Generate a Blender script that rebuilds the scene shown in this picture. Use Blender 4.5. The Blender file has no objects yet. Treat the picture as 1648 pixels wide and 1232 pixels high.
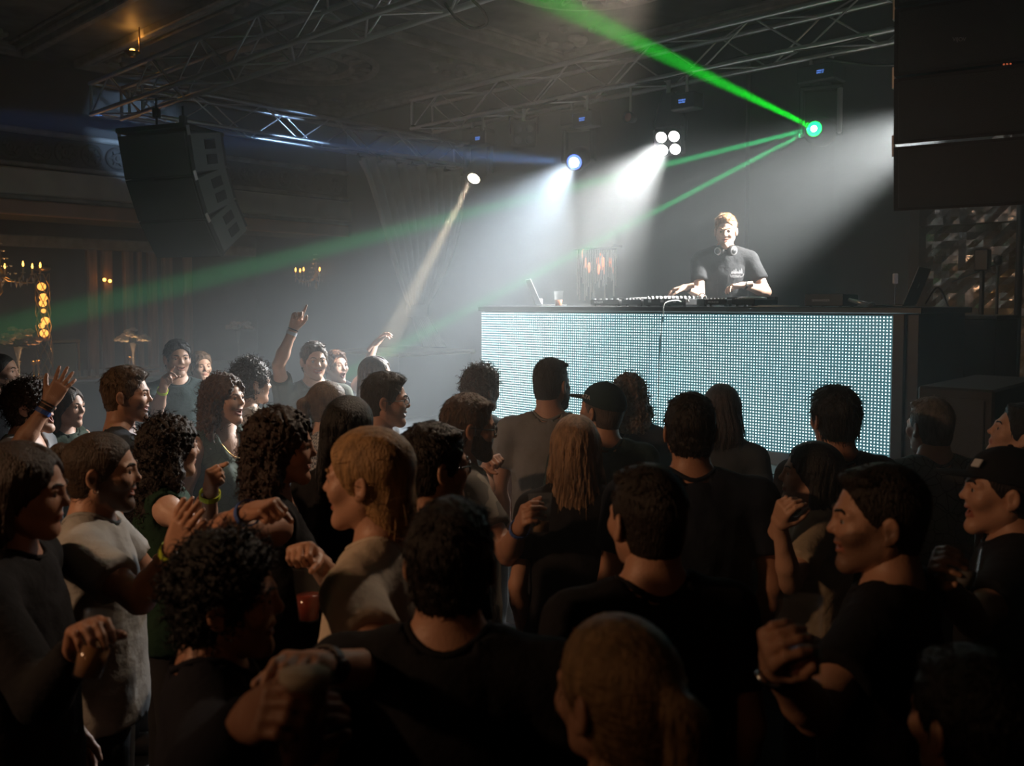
import bpy, bmesh, math, random
import numpy as np
from mathutils import Vector, Matrix

random.seed(7)
scene = bpy.context.scene
COL = scene.collection
PI = math.pi

# ------------------------------------------------------------ camera
F = 1418.0
CAMZ = 2.07
PITCH = math.radians(3.0)
PCY = 563.3                       # pixel row of the optical axis
cam_data = bpy.data.cameras.new('camera')
cam = bpy.data.objects.new('camera', cam_data)
COL.objects.link(cam)
scene.camera = cam
cam.location = (0, 0, CAMZ)
cam.rotation_euler = (PI/2 - PITCH, 0, 0)
cam_data.sensor_width = 36.0
cam_data.lens = 36.0*F/1648.0
cam_data.shift_y = (PCY - 616.0)/1648.0
cam_data.clip_start = 0.05
cam_data.clip_end = 100
cam_data.dof.use_dof = True
cam_data.dof.focus_distance = 5.0
cam_data.dof.aperture_fstop = 3.2

def raydir(px, py):
    a = (px-824.0)/F; b = (py-PCY)/F
    return Vector((a, math.cos(PITCH)-b*math.sin(PITCH), -math.sin(PITCH)-b*math.cos(PITCH)))
def at(px, py, Y):
    d = raydir(px, py)
    return Vector((0, 0, CAMZ)) + d*(Y/d.y)
# room axes: u runs along the booth front (to the right and nearer), v runs into the stage
UX = Vector((0.734, -0.679, 0)); VX = Vector((0.679, 0.734, 0)); ORG = Vector((-0.26, 7.6, 0))
def W(u, v, z=0.0):
    return ORG + UX*u + VX*v + Vector((0, 0, z))
def uv_of(p):
    q = Vector((p[0], p[1], 0)) - ORG
    return q.dot(UX), q.dot(VX)
def at_v(px, py, v):
    """point on the ray of a pixel that lies in the vertical plane v = const"""
    d = raydir(px, py); c = Vector((0, 0, CAMZ))
    t = (v - (c-ORG).dot(VX))/d.dot(VX)
    return c + d*t
def at_u(px, py, u):
    d = raydir(px, py); c = Vector((0, 0, CAMZ))
    t = (u - (c-ORG).dot(UX))/d.dot(UX)
    return c + d*t

# ------------------------------------------------------------ world, exposure
world = bpy.data.worlds.new('world'); scene.world = world
world.use_nodes = True
world.node_tree.nodes['Background'].inputs[0].default_value = (0.012, 0.016, 0.022, 1)
world.node_tree.nodes['Background'].inputs[1].default_value = 0.3
scene.view_settings.view_transform = 'Standard'
scene.view_settings.look = 'None'
scene.view_settings.gamma = 1.0
scene.view_settings.use_curve_mapping = False
scene.view_settings.exposure = 0.0
cy = scene.cycles
cy.max_bounces = 5; cy.diffuse_bounces = 2; cy.glossy_bounces = 2; cy.transmission_bounces = 4
cy.transparent_max_bounces = 8; cy.volume_bounces = 1
cy.sample_clamp_indirect = 3.0
cy.sample_clamp_direct = 0.0
cy.use_denoising = True
cy.caustics_reflective = False; cy.caustics_refractive = False

# ------------------------------------------------------------ lights
def spot(name, pos, target, watts, ang, color=(1, 1, 1), blend=0.5, r=0.04):
    l = bpy.data.lights.new(name, 'SPOT'); l.energy = watts; l.spot_size = math.radians(ang)
    l.spot_blend = blend; l.color = color; l.shadow_soft_size = r
    o = bpy.data.objects.new(name, l); COL.objects.link(o)
    o.location = pos
    o.rotation_euler = (Vector(target)-Vector(pos)).to_track_quat('-Z', 'Y').to_euler()
    return o
def point(name, pos, watts, color, r=0.05):
    l = bpy.data.lights.new(name, 'POINT'); l.energy = watts; l.color = color; l.shadow_soft_size = r
    o = bpy.data.objects.new(name, l); COL.objects.link(o); o.location = pos
    return o

LAMP_GREEN = at_v(1310, 207, 1.9)
LAMP_WHITE = at_v(1075, 231, 1.9)
LAMP_BLUE = at_v(924, 261, 1.9)
LAMP_WARM = at_v(762, 288, 1.9)
LAMP_RIGHT = W(3.42, 1.9, 3.58)
LED_STRENGTH = 12.0
HAZE = 0.036
def front(p, k=0.06):      # just in front of a lens, on the hall side
    p = Vector(p); return p+(Vector((0, 0, CAMZ))-p).normalized()*k+Vector((-0.02, 0, 0))
spot('spot_green_beam', Vector(LAMP_GREEN)+Vector((-0.012, -0.034, 0)), at(886, 0, 6.2), 30000, 4.0, (0.0, 1.0, 0.02), 0.6, 0.02)
spot('spot_green_ray_upper', Vector(LAMP_GREEN)+Vector((-0.012, -0.034, 0)), at(100, 505, 8.3), 75000, 2.7, (0.02, 1.0, 0.28), 0.9, 0.02)
spot('spot_green_ray_lower', Vector(LAMP_GREEN)+Vector((-0.012, -0.034, 0)), at(690, 532, 7.4), 110000, 1.9, (0.02, 1.0, 0.28), 0.9, 0.02)
spot('spot_white_cells', front(LAMP_WHITE, 0.1), at(720, 640, 6.0), 3700, 42, (1.0, 0.97, 0.92), 1.0, 0.06)
spot('spot_blue_wash', front(LAMP_BLUE, 0.1), at(650, 640, 6.6), 2200, 48, (0.80, 0.90, 1.0), 1.0, 0.05)
spot('spot_blue_ray', front(LAMP_BLUE), at(560, 236, 9.6), 16000, 4.2, (0.10, 0.32, 1.0), 0.9, 0.04)
spot('spot_blue_truss', front(LAMP_BLUE), W(-4.67, 1.2, 4.16), 3500, 13, (0.35, 0.60, 1.0), 0.8, 0.04)
spot('spot_warm', front(LAMP_WARM), at(640, 520, 9.6), 15000, 7.5, (1.0, 0.74, 0.48), 0.7, 0.03)
spot('spot_right_wash', LAMP_RIGHT-Vector((0.1, 0, 0.03)), at(1080, 400, 7.1), 4300, 46, (1.0, 0.98, 0.93), 0.9, 0.08)
spot('crowd_fill_wash', W(2.6, -1.25, 4.02), (-1.1, 3.0, 1.5), 270, 52, (1.0, 0.76, 0.56), 0.9, 0.06)  # added wash from out of view that brightens the crowd's faces
# warm bar lamp at left, then two unseen fill lamps added behind the camera
spot('bar_spot_left', (-4.6, 0.4, 3.7), (-0.3, 3.2, 1.5), 320, 50, (1.0, 0.56, 0.30), 0.9, 0.15)
point('warm_fill_a', (-2.6, -1.2, 2.9), 9, (1.0, 0.48, 0.22), 0.25)
point('warm_fill_b', (1.6, -2.0, 3.1), 6.5, (1.0, 0.42, 0.22), 0.25)


# ------------------------------------------------------------ materials
def mat(name, color, rough=0.6, metal=0.0, bump=0.0, bscale=60.0, var=0.0, vscale=6.0, spec=0.5, stretch=None):
    m = bpy.data.materials.new(name); m.use_nodes = True
    nt = m.node_tree; N = nt.nodes; L = nt.links
    b = N['Principled BSDF']
    b.inputs['Base Color'].default_value = (*color, 1)
    b.inputs['Roughness'].default_value = rough
    b.inputs['Metallic'].default_value = metal
    b.inputs['Specular IOR Level'].default_value = spec
    if var > 0 or bump > 0:
        tc = N.new('ShaderNodeTexCoord')
        src = tc.outputs['Object']
        if stretch:
            mp = N.new('ShaderNodeMapping'); mp.inputs['Scale'].default_value = stretch
            L.new(src, mp.inputs[0]); src = mp.outputs[0]
    if var > 0:
        n = N.new('ShaderNodeTexNoise'); n.inputs['Scale'].default_value = vscale; n.inputs['Detail'].default_value = 4
        L.new(src, n.inputs['Vector'])
        r = N.new('ShaderNodeValToRGB')
        r.color_ramp.elements[0].position = 0.3; r.color_ramp.elements[1].position = 0.7
        r.color_ramp.elements[0].color = (*[max(0, c*(1-var)) for c in color], 1)
        r.color_ramp.elements[1].color = (*[min(1, c*(1+var)) for c in color], 1)
        L.new(n.outputs['Fac'], r.inputs[0]); L.new(r.outputs[0], b.inputs['Base Color'])
    if bump > 0:
        n2 = N.new('ShaderNodeTexNoise'); n2.inputs['Scale'].default_value = bscale; n2.inputs['Detail'].default_value = 5
        L.new(src, n2.inputs['Vector'])
        bp = N.new('ShaderNodeBump'); bp.inputs['Strength'].default_value = bump; bp.inputs['Distance'].default_value = 0.01
        L.new(n2.outputs['Fac'], bp.inputs['Height']); L.new(bp.outputs[0], b.inputs['Normal'])
    return m
def emit(name, color, strength, base=(0.02, 0.02, 0.02)):
    m = mat(name, base, 0.4)
    b = m.node_tree.nodes['Principled BSDF']
    b.inputs['Emission Color'].default_value = (*color, 1)
    b.inputs['Emission Strength'].default_value = strength
    return m
def glassy(name, color, rough=0.05, alpha=0.25):
    """thin clear plastic or glass: a see-through skin with a glossy coat"""
    m = bpy.data.materials.new(name); m.use_nodes = True
    b = m.node_tree.nodes['Principled BSDF']
    b.inputs['Base Color'].default_value = (*color, 1); b.inputs['Roughness'].default_value = rough
    b.inputs['Alpha'].default_value = alpha; b.inputs['Specular IOR Level'].default_value = 0.8
    return m
_skins = {}
def skin_mat(col, stubble=(0.05, 0.03, 0.02)):
    key = (tuple(col), tuple(stubble))
    if key in _skins: return _skins[key]
    m = mat('skin', col, 0.48, 0, 0.15, 180, 0.0)
    nt = m.node_tree; N = nt.nodes; L = nt.links; b = N['Principled BSDF']
    tc = N.new('ShaderNodeTexCoord')
    n = N.new('ShaderNodeTexNoise'); n.inputs['Scale'].default_value = 14; n.inputs['Detail'].default_value = 4
    L.new(tc.outputs['Object'], n.inputs['Vector'])
    def mix(fac, a, bcol):
        x = N.new('ShaderNodeMix'); x.data_type = 'RGBA'
        if isinstance(fac, (int, float)): x.inputs[0].default_value = fac
        else: L.new(fac, x.inputs[0])
        if isinstance(a, tuple): x.inputs[6].default_value = (*a, 1)
        else: L.new(a, x.inputs[6])
        x.inputs[7].default_value = (*bcol, 1)
        return x.outputs[2]
    c0 = mix(n.outputs['Fac'], tuple(c*1.12 for c in col), tuple(c*k for c, k in zip(col, (0.92, 0.78, 0.72))))
    a1 = N.new('ShaderNodeAttribute'); a1.attribute_name = 'lip'
    c1 = mix(a1.outputs['Fac'], c0, (col[0]*0.75, col[1]*0.42, col[2]*0.42))
    a2 = N.new('ShaderNodeAttribute'); a2.attribute_name = 'beard'
    c2 = mix(a2.outputs['Fac'], c1, stubble)
    L.new(c2, b.inputs['Base Color'])
    b.inputs['Subsurface Weight'].default_value = 0.0
    _skins[key] = m
    return m
def pattern_mat(name, kind, c1, c2, scale=30.0, rough=0.85):
    m = mat(name, c1, rough, 0, 0.3, 400)
    nt = m.node_tree; N = nt.nodes; L = nt.links; b = N['Principled BSDF']
    tc = N.new('ShaderNodeTexCoord')
    if kind == 'check':
        t = N.new('ShaderNodeTexChecker'); t.inputs['Scale'].default_value = scale
        t.inputs[1].default_value = (*c1, 1); t.inputs[2].default_value = (*c2, 1)
        L.new(tc.outputs['Object'], t.inputs[0]); L.new(t.outputs[0], b.inputs['Base Color'])
        return m
    if kind == 'camo':
        t = N.new('ShaderNodeTexNoise'); t.inputs['Scale'].default_value = scale; t.inputs['Detail'].default_value = 1
        src = t.outputs['Fac']
    elif kind == 'floral':
        t = N.new('ShaderNodeTexVoronoi'); t.inputs['Scale'].default_value = scale; t.feature = 'DISTANCE_TO_EDGE'
        src = t.outputs['Distance']
    elif kind == 'flow':
        t = N.new('ShaderNodeTexWave'); t.inputs['Scale'].default_value = scale; t.inputs['Distortion'].default_value = 6
        t.inputs['Detail'].default_value = 3
        src = t.outputs['Fac']
    L.new(tc.outputs['Object'], t.inputs['Vector'])
    r = N.new('ShaderNodeValToRGB'); r.color_ramp.interpolation = 'CONSTANT' if kind == 'camo' else 'LINEAR'
    e = r.color_ramp.elements
    e[0].color = (*c1, 1); e[1].color = (*c2, 1)
    if kind == 'camo':
        e[0].position = 0; e[1].position = 0.5
        k = e.new(0.58); k.color = (*[x*0.35 for x in c1], 1)
    elif kind == 'floral':
        e[0].position = 0.05; e[1].position = 0.0; e[0].color = (*c2, 1); e[1].color = (*c1, 1)
        e[0].position = 0.0; e[1].position = 0.06
    else:
        e[0].position = 0.35; e[1].position = 0.75
    L.new(src, r.inputs[0]); L.new(r.outputs[0], b.inputs['Base Color'])
    return m

# ------------------------------------------------------------ objects
def tag(o, label=None, cat=None, group=None, kind=None):
    if label: o['label'] = label
    if cat: o['category'] = cat
    if group: o['group'] = group
    if kind: o['kind'] = kind
    return o
def empty(name, loc=(0, 0, 0), label=None, cat=None, group=None, kind=None):
    o = bpy.data.objects.new(name, None); COL.objects.link(o); o.location = loc
    o.empty_display_size = 0.1
    return tag(o, label, cat, group, kind)
def origin_of(o):
    v = Vector((0, 0, 0))
    while o is not None:
        v += o.location; o = o.parent
    return v
def mesh_obj(name, verts, faces, m, parent=None, smooth=True, loc=None, attrs=None):
    """verts are world coordinates; a top-level object gets its origin at loc"""
    me = bpy.data.meshes.new(name)
    V = np.asarray(verts, dtype=np.float32).reshape(-1, 3)
    off = origin_of(parent) if parent else Vector(loc if loc is not None else (0, 0, 0))
    V = V - np.array(off, dtype=np.float32)
    if isinstance(faces, np.ndarray) and faces.ndim == 2:
        n = len(faces); k = faces.shape[1]
        me.vertices.add(len(V)); me.vertices.foreach_set('co', V.ravel())
        me.loops.add(n*k); me.loops.foreach_set('vertex_index', faces.astype(np.int32).ravel())
        me.polygons.add(n); me.polygons.foreach_set('loop_start', np.arange(0, n*k, k, dtype=np.int32))
        me.update(calc_edges=True)
    else:
        me.from_pydata(V.tolist(), [], [list(f) for f in faces])
        me.update()
    if smooth:
        me.shade_smooth()
    if attrs:
        for kx, a in attrs.items():
            at_ = me.attributes.new(kx, 'FLOAT', 'POINT'); at_.data.foreach_set('value', np.asarray(a, dtype=np.float32))
    if m: me.materials.append(m)
    o = bpy.data.objects.new(name, me); COL.objects.link(o)
    if parent: o.parent = parent
    else: o.location = off
    return o

class MB:
    def __init__(s): s.v = []; s.f = []
    def add(s, vs, fs):
        n = len(s.v); s.v += [tuple(p) for p in vs]; s.f += [tuple(i+n for i in f) for f in fs]; return s
    def box(s, c, hx, hy, hz, ax=None, ay=None, az=None, bev=0.0):
        """box round centre c, half sizes, along axes"""
        ax = Vector(ax or (1, 0, 0)); ay = Vector(ay or (0, 1, 0)); az = Vector(az or (0, 0, 1)); c = Vector(c)
        if bev <= 0:
            P = [c+ax*(hx*i)+ay*(hy*j)+az*(hz*k) for k in (-1, 1) for j in (-1, 1) for i in (-1, 1)]
            return s.add(P, [(0, 2, 3, 1), (4, 5, 7, 6), (0, 1, 5, 4), (2, 6, 7, 3), (0, 4, 6, 2), (1, 3, 7, 5)])
        b = min(bev, hx*.9, hy*.9, hz*.9)
        P = []; idx = {}
        for k in (-1, 1):
            for j in (-1, 1):
                for i in (-1, 1):
                    for a in range(3):
                        d = [hx-b, hy-b, hz-b]; d[a] = (hx, hy, hz)[a]
                        idx[(i, j, k, a)] = len(P)
                        P.append(c+ax*(d[0]*i)+ay*(d[1]*j)+az*(d[2]*k))
        Fc = []
        for a in range(3):
            b1, b2 = (a+1) % 3, (a+2) % 3
            for sg in (-1, 1):
                q = []
                for x, y in ((-1, -1), (1, -1), (1, 1), (-1, 1)):
                    t = [0, 0, 0]; t[a] = sg; t[b1] = x; t[b2] = y
                    q.append(idx[(*t, a)])
                Fc.append(tuple(q if sg > 0 else q[::-1]))
        for a in range(3):          # edges parallel to axis a
            b1, b2 = (a+1) % 3, (a+2) % 3
            for x in (-1, 1):
                for y in (-1, 1):
                    t0 = [0, 0, 0]; t0[a] = -1; t0[b1] = x; t0[b2] = y
                    t1 = list(t0); t1[a] = 1
                    q = [idx[(*t0, b1)], idx[(*t1, b1)], idx[(*t1, b2)], idx[(*t0, b2)]]
                    Fc.append(tuple(q if x*y < 0 else q[::-1]))
        for i in (-1, 1):
            for j in (-1, 1):
                for k in (-1, 1):
                    q = [idx[(i, j, k, 0)], idx[(i, j, k, 1)], idx[(i, j, k, 2)]]
                    Fc.append(tuple(q if i*j*k > 0 else q[::-1]))
        return s.add(P, Fc)
    def cyl(s, p0, p1, r0, r1=None, n=12, cap=True):
        r1 = r0 if r1 is None else r1
        p0 = Vector(p0); p1 = Vector(p1); d = (p1-p0).normalized()
        a = d.orthogonal().normalized(); b = d.cross(a)
        P = []
        for p, r in ((p0, r0), (p1, r1)):
            P += [p+(a*math.cos(2*PI*i/n)+b*math.sin(2*PI*i/n))*r for i in range(n)]
        Fc = [(i, (i+1) % n, n+(i+1) % n, n+i) for i in range(n)]
        if cap: Fc += [tuple(range(n))[::-1], tuple(range(n, 2*n))]
        return s.add(P, Fc)
    def tube(s, pts, r, n=6, closed=False):
        pts = [Vector(p) for p in pts]; m = len(pts); rs = r if isinstance(r, (list, tuple)) else [r]*m
        P = []; prev = None
        for i, p in enumerate(pts):
            if closed: d = pts[(i+1) % m]-pts[i-1]
            else: d = pts[min(i+1, m-1)]-pts[max(i-1, 0)]
            d = d.normalized() if d.length > 1e-9 else Vector((0, 0, 1))
            a = d.orthogonal().normalized() if prev is None else (prev-d*prev.dot(d))
            a = a.normalized() if a.length > 1e-6 else d.orthogonal().normalized()
            prev = a; b = d.cross(a)
            P += [p+(a*math.cos(2*PI*k/n)+b*math.sin(2*PI*k/n))*rs[i] for k in range(n)]
        Fc = []
        for i in range(m if closed else m-1):
            j = (i+1) % m
            Fc += [(i*n+k, i*n+(k+1) % n, j*n+(k+1) % n, j*n+k) for k in range(n)]
        if not closed: Fc += [tuple(range(n))[::-1], tuple(range((m-1)*n, m*n))]
        return s.add(P, Fc)
    def lathe(s, c, prof, n=16, ax=(0, 0, 1), ref=None):
        """prof: (radius, height) pairs"""
        c = Vector(c); d = Vector(ax).normalized(); a = Vector(ref).normalized() if ref else d.orthogonal().normalized(); b = d.cross(a)
        P = []
        for r, h in prof:
            P += [c+d*h+(a*math.cos(2*PI*i/n)+b*math.sin(2*PI*i/n))*max(r, 1e-5) for i in range(n)]
        Fc = []
        for j in range(len(prof)-1):
            Fc += [(j*n+i, j*n+(i+1) % n, (j+1)*n+(i+1) % n, (j+1)*n+i) for i in range(n)]
        return s.add(P, Fc)
    def ball(s, c, rx, ry=None, rz=None, n=10, m=7):
        ry = rx if ry is None else ry; rz = rx if rz is None else rz; c = Vector(c); P = []
        for j in range(m+1):
            t = PI*j/m
            for i in range(n):
                f = 2*PI*i/n
                P.append(c+Vector((rx*math.sin(t)*math.cos(f), ry*math.sin(t)*math.sin(f), rz*math.cos(t))))
        Fc = []
        for j in range(m):
            Fc += [(j*n+i, (j+1)*n+i, (j+1)*n+(i+1) % n, j*n+(i+1) % n) for i in range(n)]
        return s.add(P, Fc)
    def ubox(s, u0, u1, v0, v1, z0, z1, bev=0.0):
        return s.box(W((u0+u1)/2, (v0+v1)/2, (z0+z1)/2), abs(u1-u0)/2, abs(v1-v0)/2, abs(z1-z0)/2, UX, VX, (0, 0, 1), bev)
    def build(s, name, m, parent=None, smooth=False, loc=None, kind=None):
        o = mesh_obj(name, s.v, s.f, m, parent, smooth, loc)
        if kind: o['kind'] = kind
        return o
_unit = {}
def unit_cyl(m, n=8):
    key = (m.name, n)
    if key not in _unit:
        b = MB().cyl((0, 0, 0), (0, 0, 1), 1, 1, n)
        me = bpy.data.meshes.new('rod'); me.from_pydata([tuple(p) for p in b.v], [], b.f); me.update()
        me.shade_smooth(); me.materials.append(m)
        _unit[key] = me
    return _unit[key]
def rod(name, p0, p1, r, m, parent, n=8):
    """a cylinder between two world points that shares one mesh with its like"""
    p0 = Vector(p0); p1 = Vector(p1); d = p1-p0
    o = bpy.data.objects.new(name, unit_cyl(m, n)); COL.objects.link(o); o.parent = parent
    q = d.to_track_quat('Z', 'Y')
    o.matrix_local = Matrix.Translation(p0-origin_of(parent)) @ q.to_matrix().to_4x4() @ Matrix.Diagonal((r, r, d.length, 1))
    return o
def text_obj(name, s, size, m, parent, origin, right, up, depth=0.0006):
    """flat lettering turned into a mesh; origin is the lower left corner"""
    cu = bpy.data.curves.new(name, 'FONT'); cu.body = s; cu.size = size; cu.extrude = depth
    tmp = bpy.data.objects.new(name, cu); COL.objects.link(tmp)
    bpy.context.view_layer.update()
    me = bpy.data.meshes.new_from_object(tmp.evaluated_get(bpy.context.evaluated_depsgraph_get()))
    bpy.data.objects.remove(tmp); bpy.data.curves.remove(cu)
    me.materials.clear(); me.materials.append(m)
    o = bpy.data.objects.new(name, me); COL.objects.link(o); o.parent = parent
    r = Vector(right).normalized(); u = Vector(up).normalized(); nn = r.cross(u)
    M = Matrix((r, u, nn)).transposed().to_4x4()
    o.matrix_local = Matrix.Translation(Vector(origin)-origin_of(parent)) @ M
    return o

# ------------------------------------------------------------ organic shapes: distance fields turned into meshes
def smin(a, b, k):
    if k <= 0: return np.minimum(a, b)
    h = np.maximum(k-np.abs(a-b), 0)/k
    return np.minimum(a, b)-h*h*k*0.25
def smax(a, b, k): return -smin(-a, -b, k)
class Field:
    def __init__(s, lo, hi, h):
        s.lo = np.array(lo, dtype=np.float32); s.h = h
        s.n = np.maximum(np.ceil((np.array(hi)-np.array(lo))/h).astype(int)+1, 4)
        s.F = np.full(tuple(s.n), 1.0, dtype=np.float32)
        s.ax = [s.lo[i]+h*np.arange(s.n[i], dtype=np.float32) for i in range(3)]
    def sub(s, lo, hi):
        i0 = [int(max(0, math.floor((lo[i]-s.lo[i])/s.h))) for i in range(3)]
        i1 = [int(min(s.n[i], math.ceil((hi[i]-s.lo[i])/s.h)+1)) for i in range(3)]
        if any(a >= b for a, b in zip(i0, i1)): return None
        sl = tuple(slice(a, b) for a, b in zip(i0, i1))
        X = s.ax[0][sl[0]][:, None, None]; Y = s.ax[1][sl[1]][None, :, None]; Z = s.ax[2][sl[2]][None, None, :]
        return sl, X, Y, Z
    def put(s, sl, d, k, op):
        if op == 'add': s.F[sl] = smin(s.F[sl], d, k)
        elif op == 'cut': s.F[sl] = smax(s.F[sl], -d, k)
    def cone(s, a, b, ra, rb, k=0.02, op='add', clip=None, flat=None):
        a = np.array(a, dtype=float); b = np.array(b, dtype=float); m = max(ra, rb)+k+2.5*s.h
        q = s.sub(np.minimum(a, b)-m, np.maximum(a, b)+m)
        if q is None: return
        sl, X, Y, Z = q
        d = b-a; L2 = float(d @ d)+1e-12
        t = np.clip(((X-a[0])*d[0]+(Y-a[1])*d[1]+(Z-a[2])*d[2])/L2, 0, 1)
        D = np.sqrt((X-a[0]-t*d[0])**2+(Y-a[1]-t*d[1])**2+(Z-a[2]-t*d[2])**2)-(ra+(rb-ra)*t)
        if clip is not None:      # (point, normal): keep the side against the normal
            p, nn = clip
            D = np.maximum(D, (X-p[0])*nn[0]+(Y-p[1])*nn[1]+(Z-p[2])*nn[2])
        s.put(sl, D, k, op)
    def ell(s, c, r, k=0.02, op='add', rot=None, nz=None):
        c = np.array(c, dtype=float); r = np.array(r, dtype=float)
        m = (r.max() if rot is not None else r)+k+2.5*s.h
        q = s.sub(c-m, c+m)
        if q is None: return
        sl, X, Y, Z = q
        x, y, z = X-c[0], Y-c[1], Z-c[2]
        if rot is not None:
            R = np.array(rot).T      # world to local
            x, y, z = (R[0, 0]*x+R[0, 1]*y+R[0, 2]*z), (R[1, 0]*x+R[1, 1]*y+R[1, 2]*z), (R[2, 0]*x+R[2, 1]*y+R[2, 2]*z)
        k0 = np.sqrt((x/r[0])**2+(y/r[1])**2+(z/r[2])**2)
        k1 = np.sqrt((x/r[0]**2)**2+(y/r[1]**2)**2+(z/r[2]**2)**2)+1e-9
        D = k0*(k0-1)/k1
        if nz: D = D+nz[0]*wob(X, Y, Z, nz[1], 0.7)
        s.put(sl, D, k, op)
    def grids(s):
        return s.ax[0][:, None, None], s.ax[1][None, :, None], s.ax[2][None, None, :]
    def mesh(s):
        Fv = s.F; n = s.n
        I = Fv < 0
        c = np.zeros((n[0]-1, n[1]-1, n[2]-1), dtype=np.int8)
        for dx in (0, 1):
            for dy in (0, 1):
                for dz in (0, 1):
                    c += I[dx:n[0]-1+dx, dy:n[1]-1+dy, dz:n[2]-1+dz]
        act = (c > 0) & (c < 8)
        cells = np.argwhere(act)
        if len(cells) == 0: return np.zeros((0, 3), np.float32), np.zeros((0, 4), np.int32)
        idx = np.full(act.shape, -1, dtype=np.int32); idx[act] = np.arange(len(cells))
        acc = np.zeros((len(cells), 3)); cnt = np.zeros(len(cells))
        co = [(x, y, z) for x in (0, 1) for y in (0, 1) for z in (0, 1)]
        val = {o: Fv[cells[:, 0]+o[0], cells[:, 1]+o[1], cells[:, 2]+o[2]] for o in co}
        for o in co:
            for a in range(3):
                if o[a] == 0:
                    o2 = list(o); o2[a] = 1; o2 = tuple(o2)
                    f0, f1 = val[o], val[o2]; mk = (f0 < 0) != (f1 < 0)
                    t = np.where(mk, f0/np.where(mk, f0-f1, 1), 0)
                    for b in range(3):
                        acc[:, b] += np.where(mk, (t if b == a else o[b]), 0)
                    cnt += mk
        V = (cells+acc/cnt[:, None])*s.h+s.lo
        Q = []
        for a in range(3):
            b, d = (a+1) % 3, (a+2) % 3
            A = [slice(None)]*3; B = [slice(None)]*3
            A[a] = slice(0, n[a]-1); B[a] = slice(1, n[a])
            for e in (b, d): A[e] = slice(1, n[e]-1); B[e] = slice(1, n[e]-1)
            ia, ib = I[tuple(A)], I[tuple(B)]
            e = np.argwhere(ia != ib)
            if len(e) == 0: continue
            sgn = ia[tuple(e.T)]
            off = [0, 0, 0]; off[b] = 1; off[d] = 1
            p = e+np.array(off)
            def cell(db, dd):
                q = p.copy(); q[:, b] += db; q[:, d] += dd
                return idx[q[:, 0], q[:, 1], q[:, 2]]
            q = np.stack([cell(-1, -1), cell(0, -1), cell(0, 0), cell(-1, 0)], 1)
            q[~sgn] = q[~sgn][:, ::-1]
            Q.append(q)
        Q = np.concatenate(Q) if Q else np.zeros((0, 4), np.int32)
        Q = Q[(Q >= 0).all(1)]
        return V.astype(np.float32), Q.astype(np.int32)
def wob(X, Y, Z, f, sd=0.0):
    """cheap smooth noise, about -1..1"""
    return (np.sin(X*f+sd+1.7*np.sin(Y*f*0.6+sd))*np.sin(Y*f*1.1+2*sd+1.3*np.sin(Z*f*0.7))*np.sin(Z*f*0.9+3*sd+1.5*np.sin(X*f*0.8)))
def vnormals(V, Q):
    a = V[Q[:, 2]]-V[Q[:, 0]]; b = V[Q[:, 3]]-V[Q[:, 1]]
    fn = np.cross(a, b); N = np.zeros_like(V)
    for i in range(4): np.add.at(N, Q[:, i], fn)
    return N/(np.linalg.norm(N, axis=1, keepdims=True)+1e-12)

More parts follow.
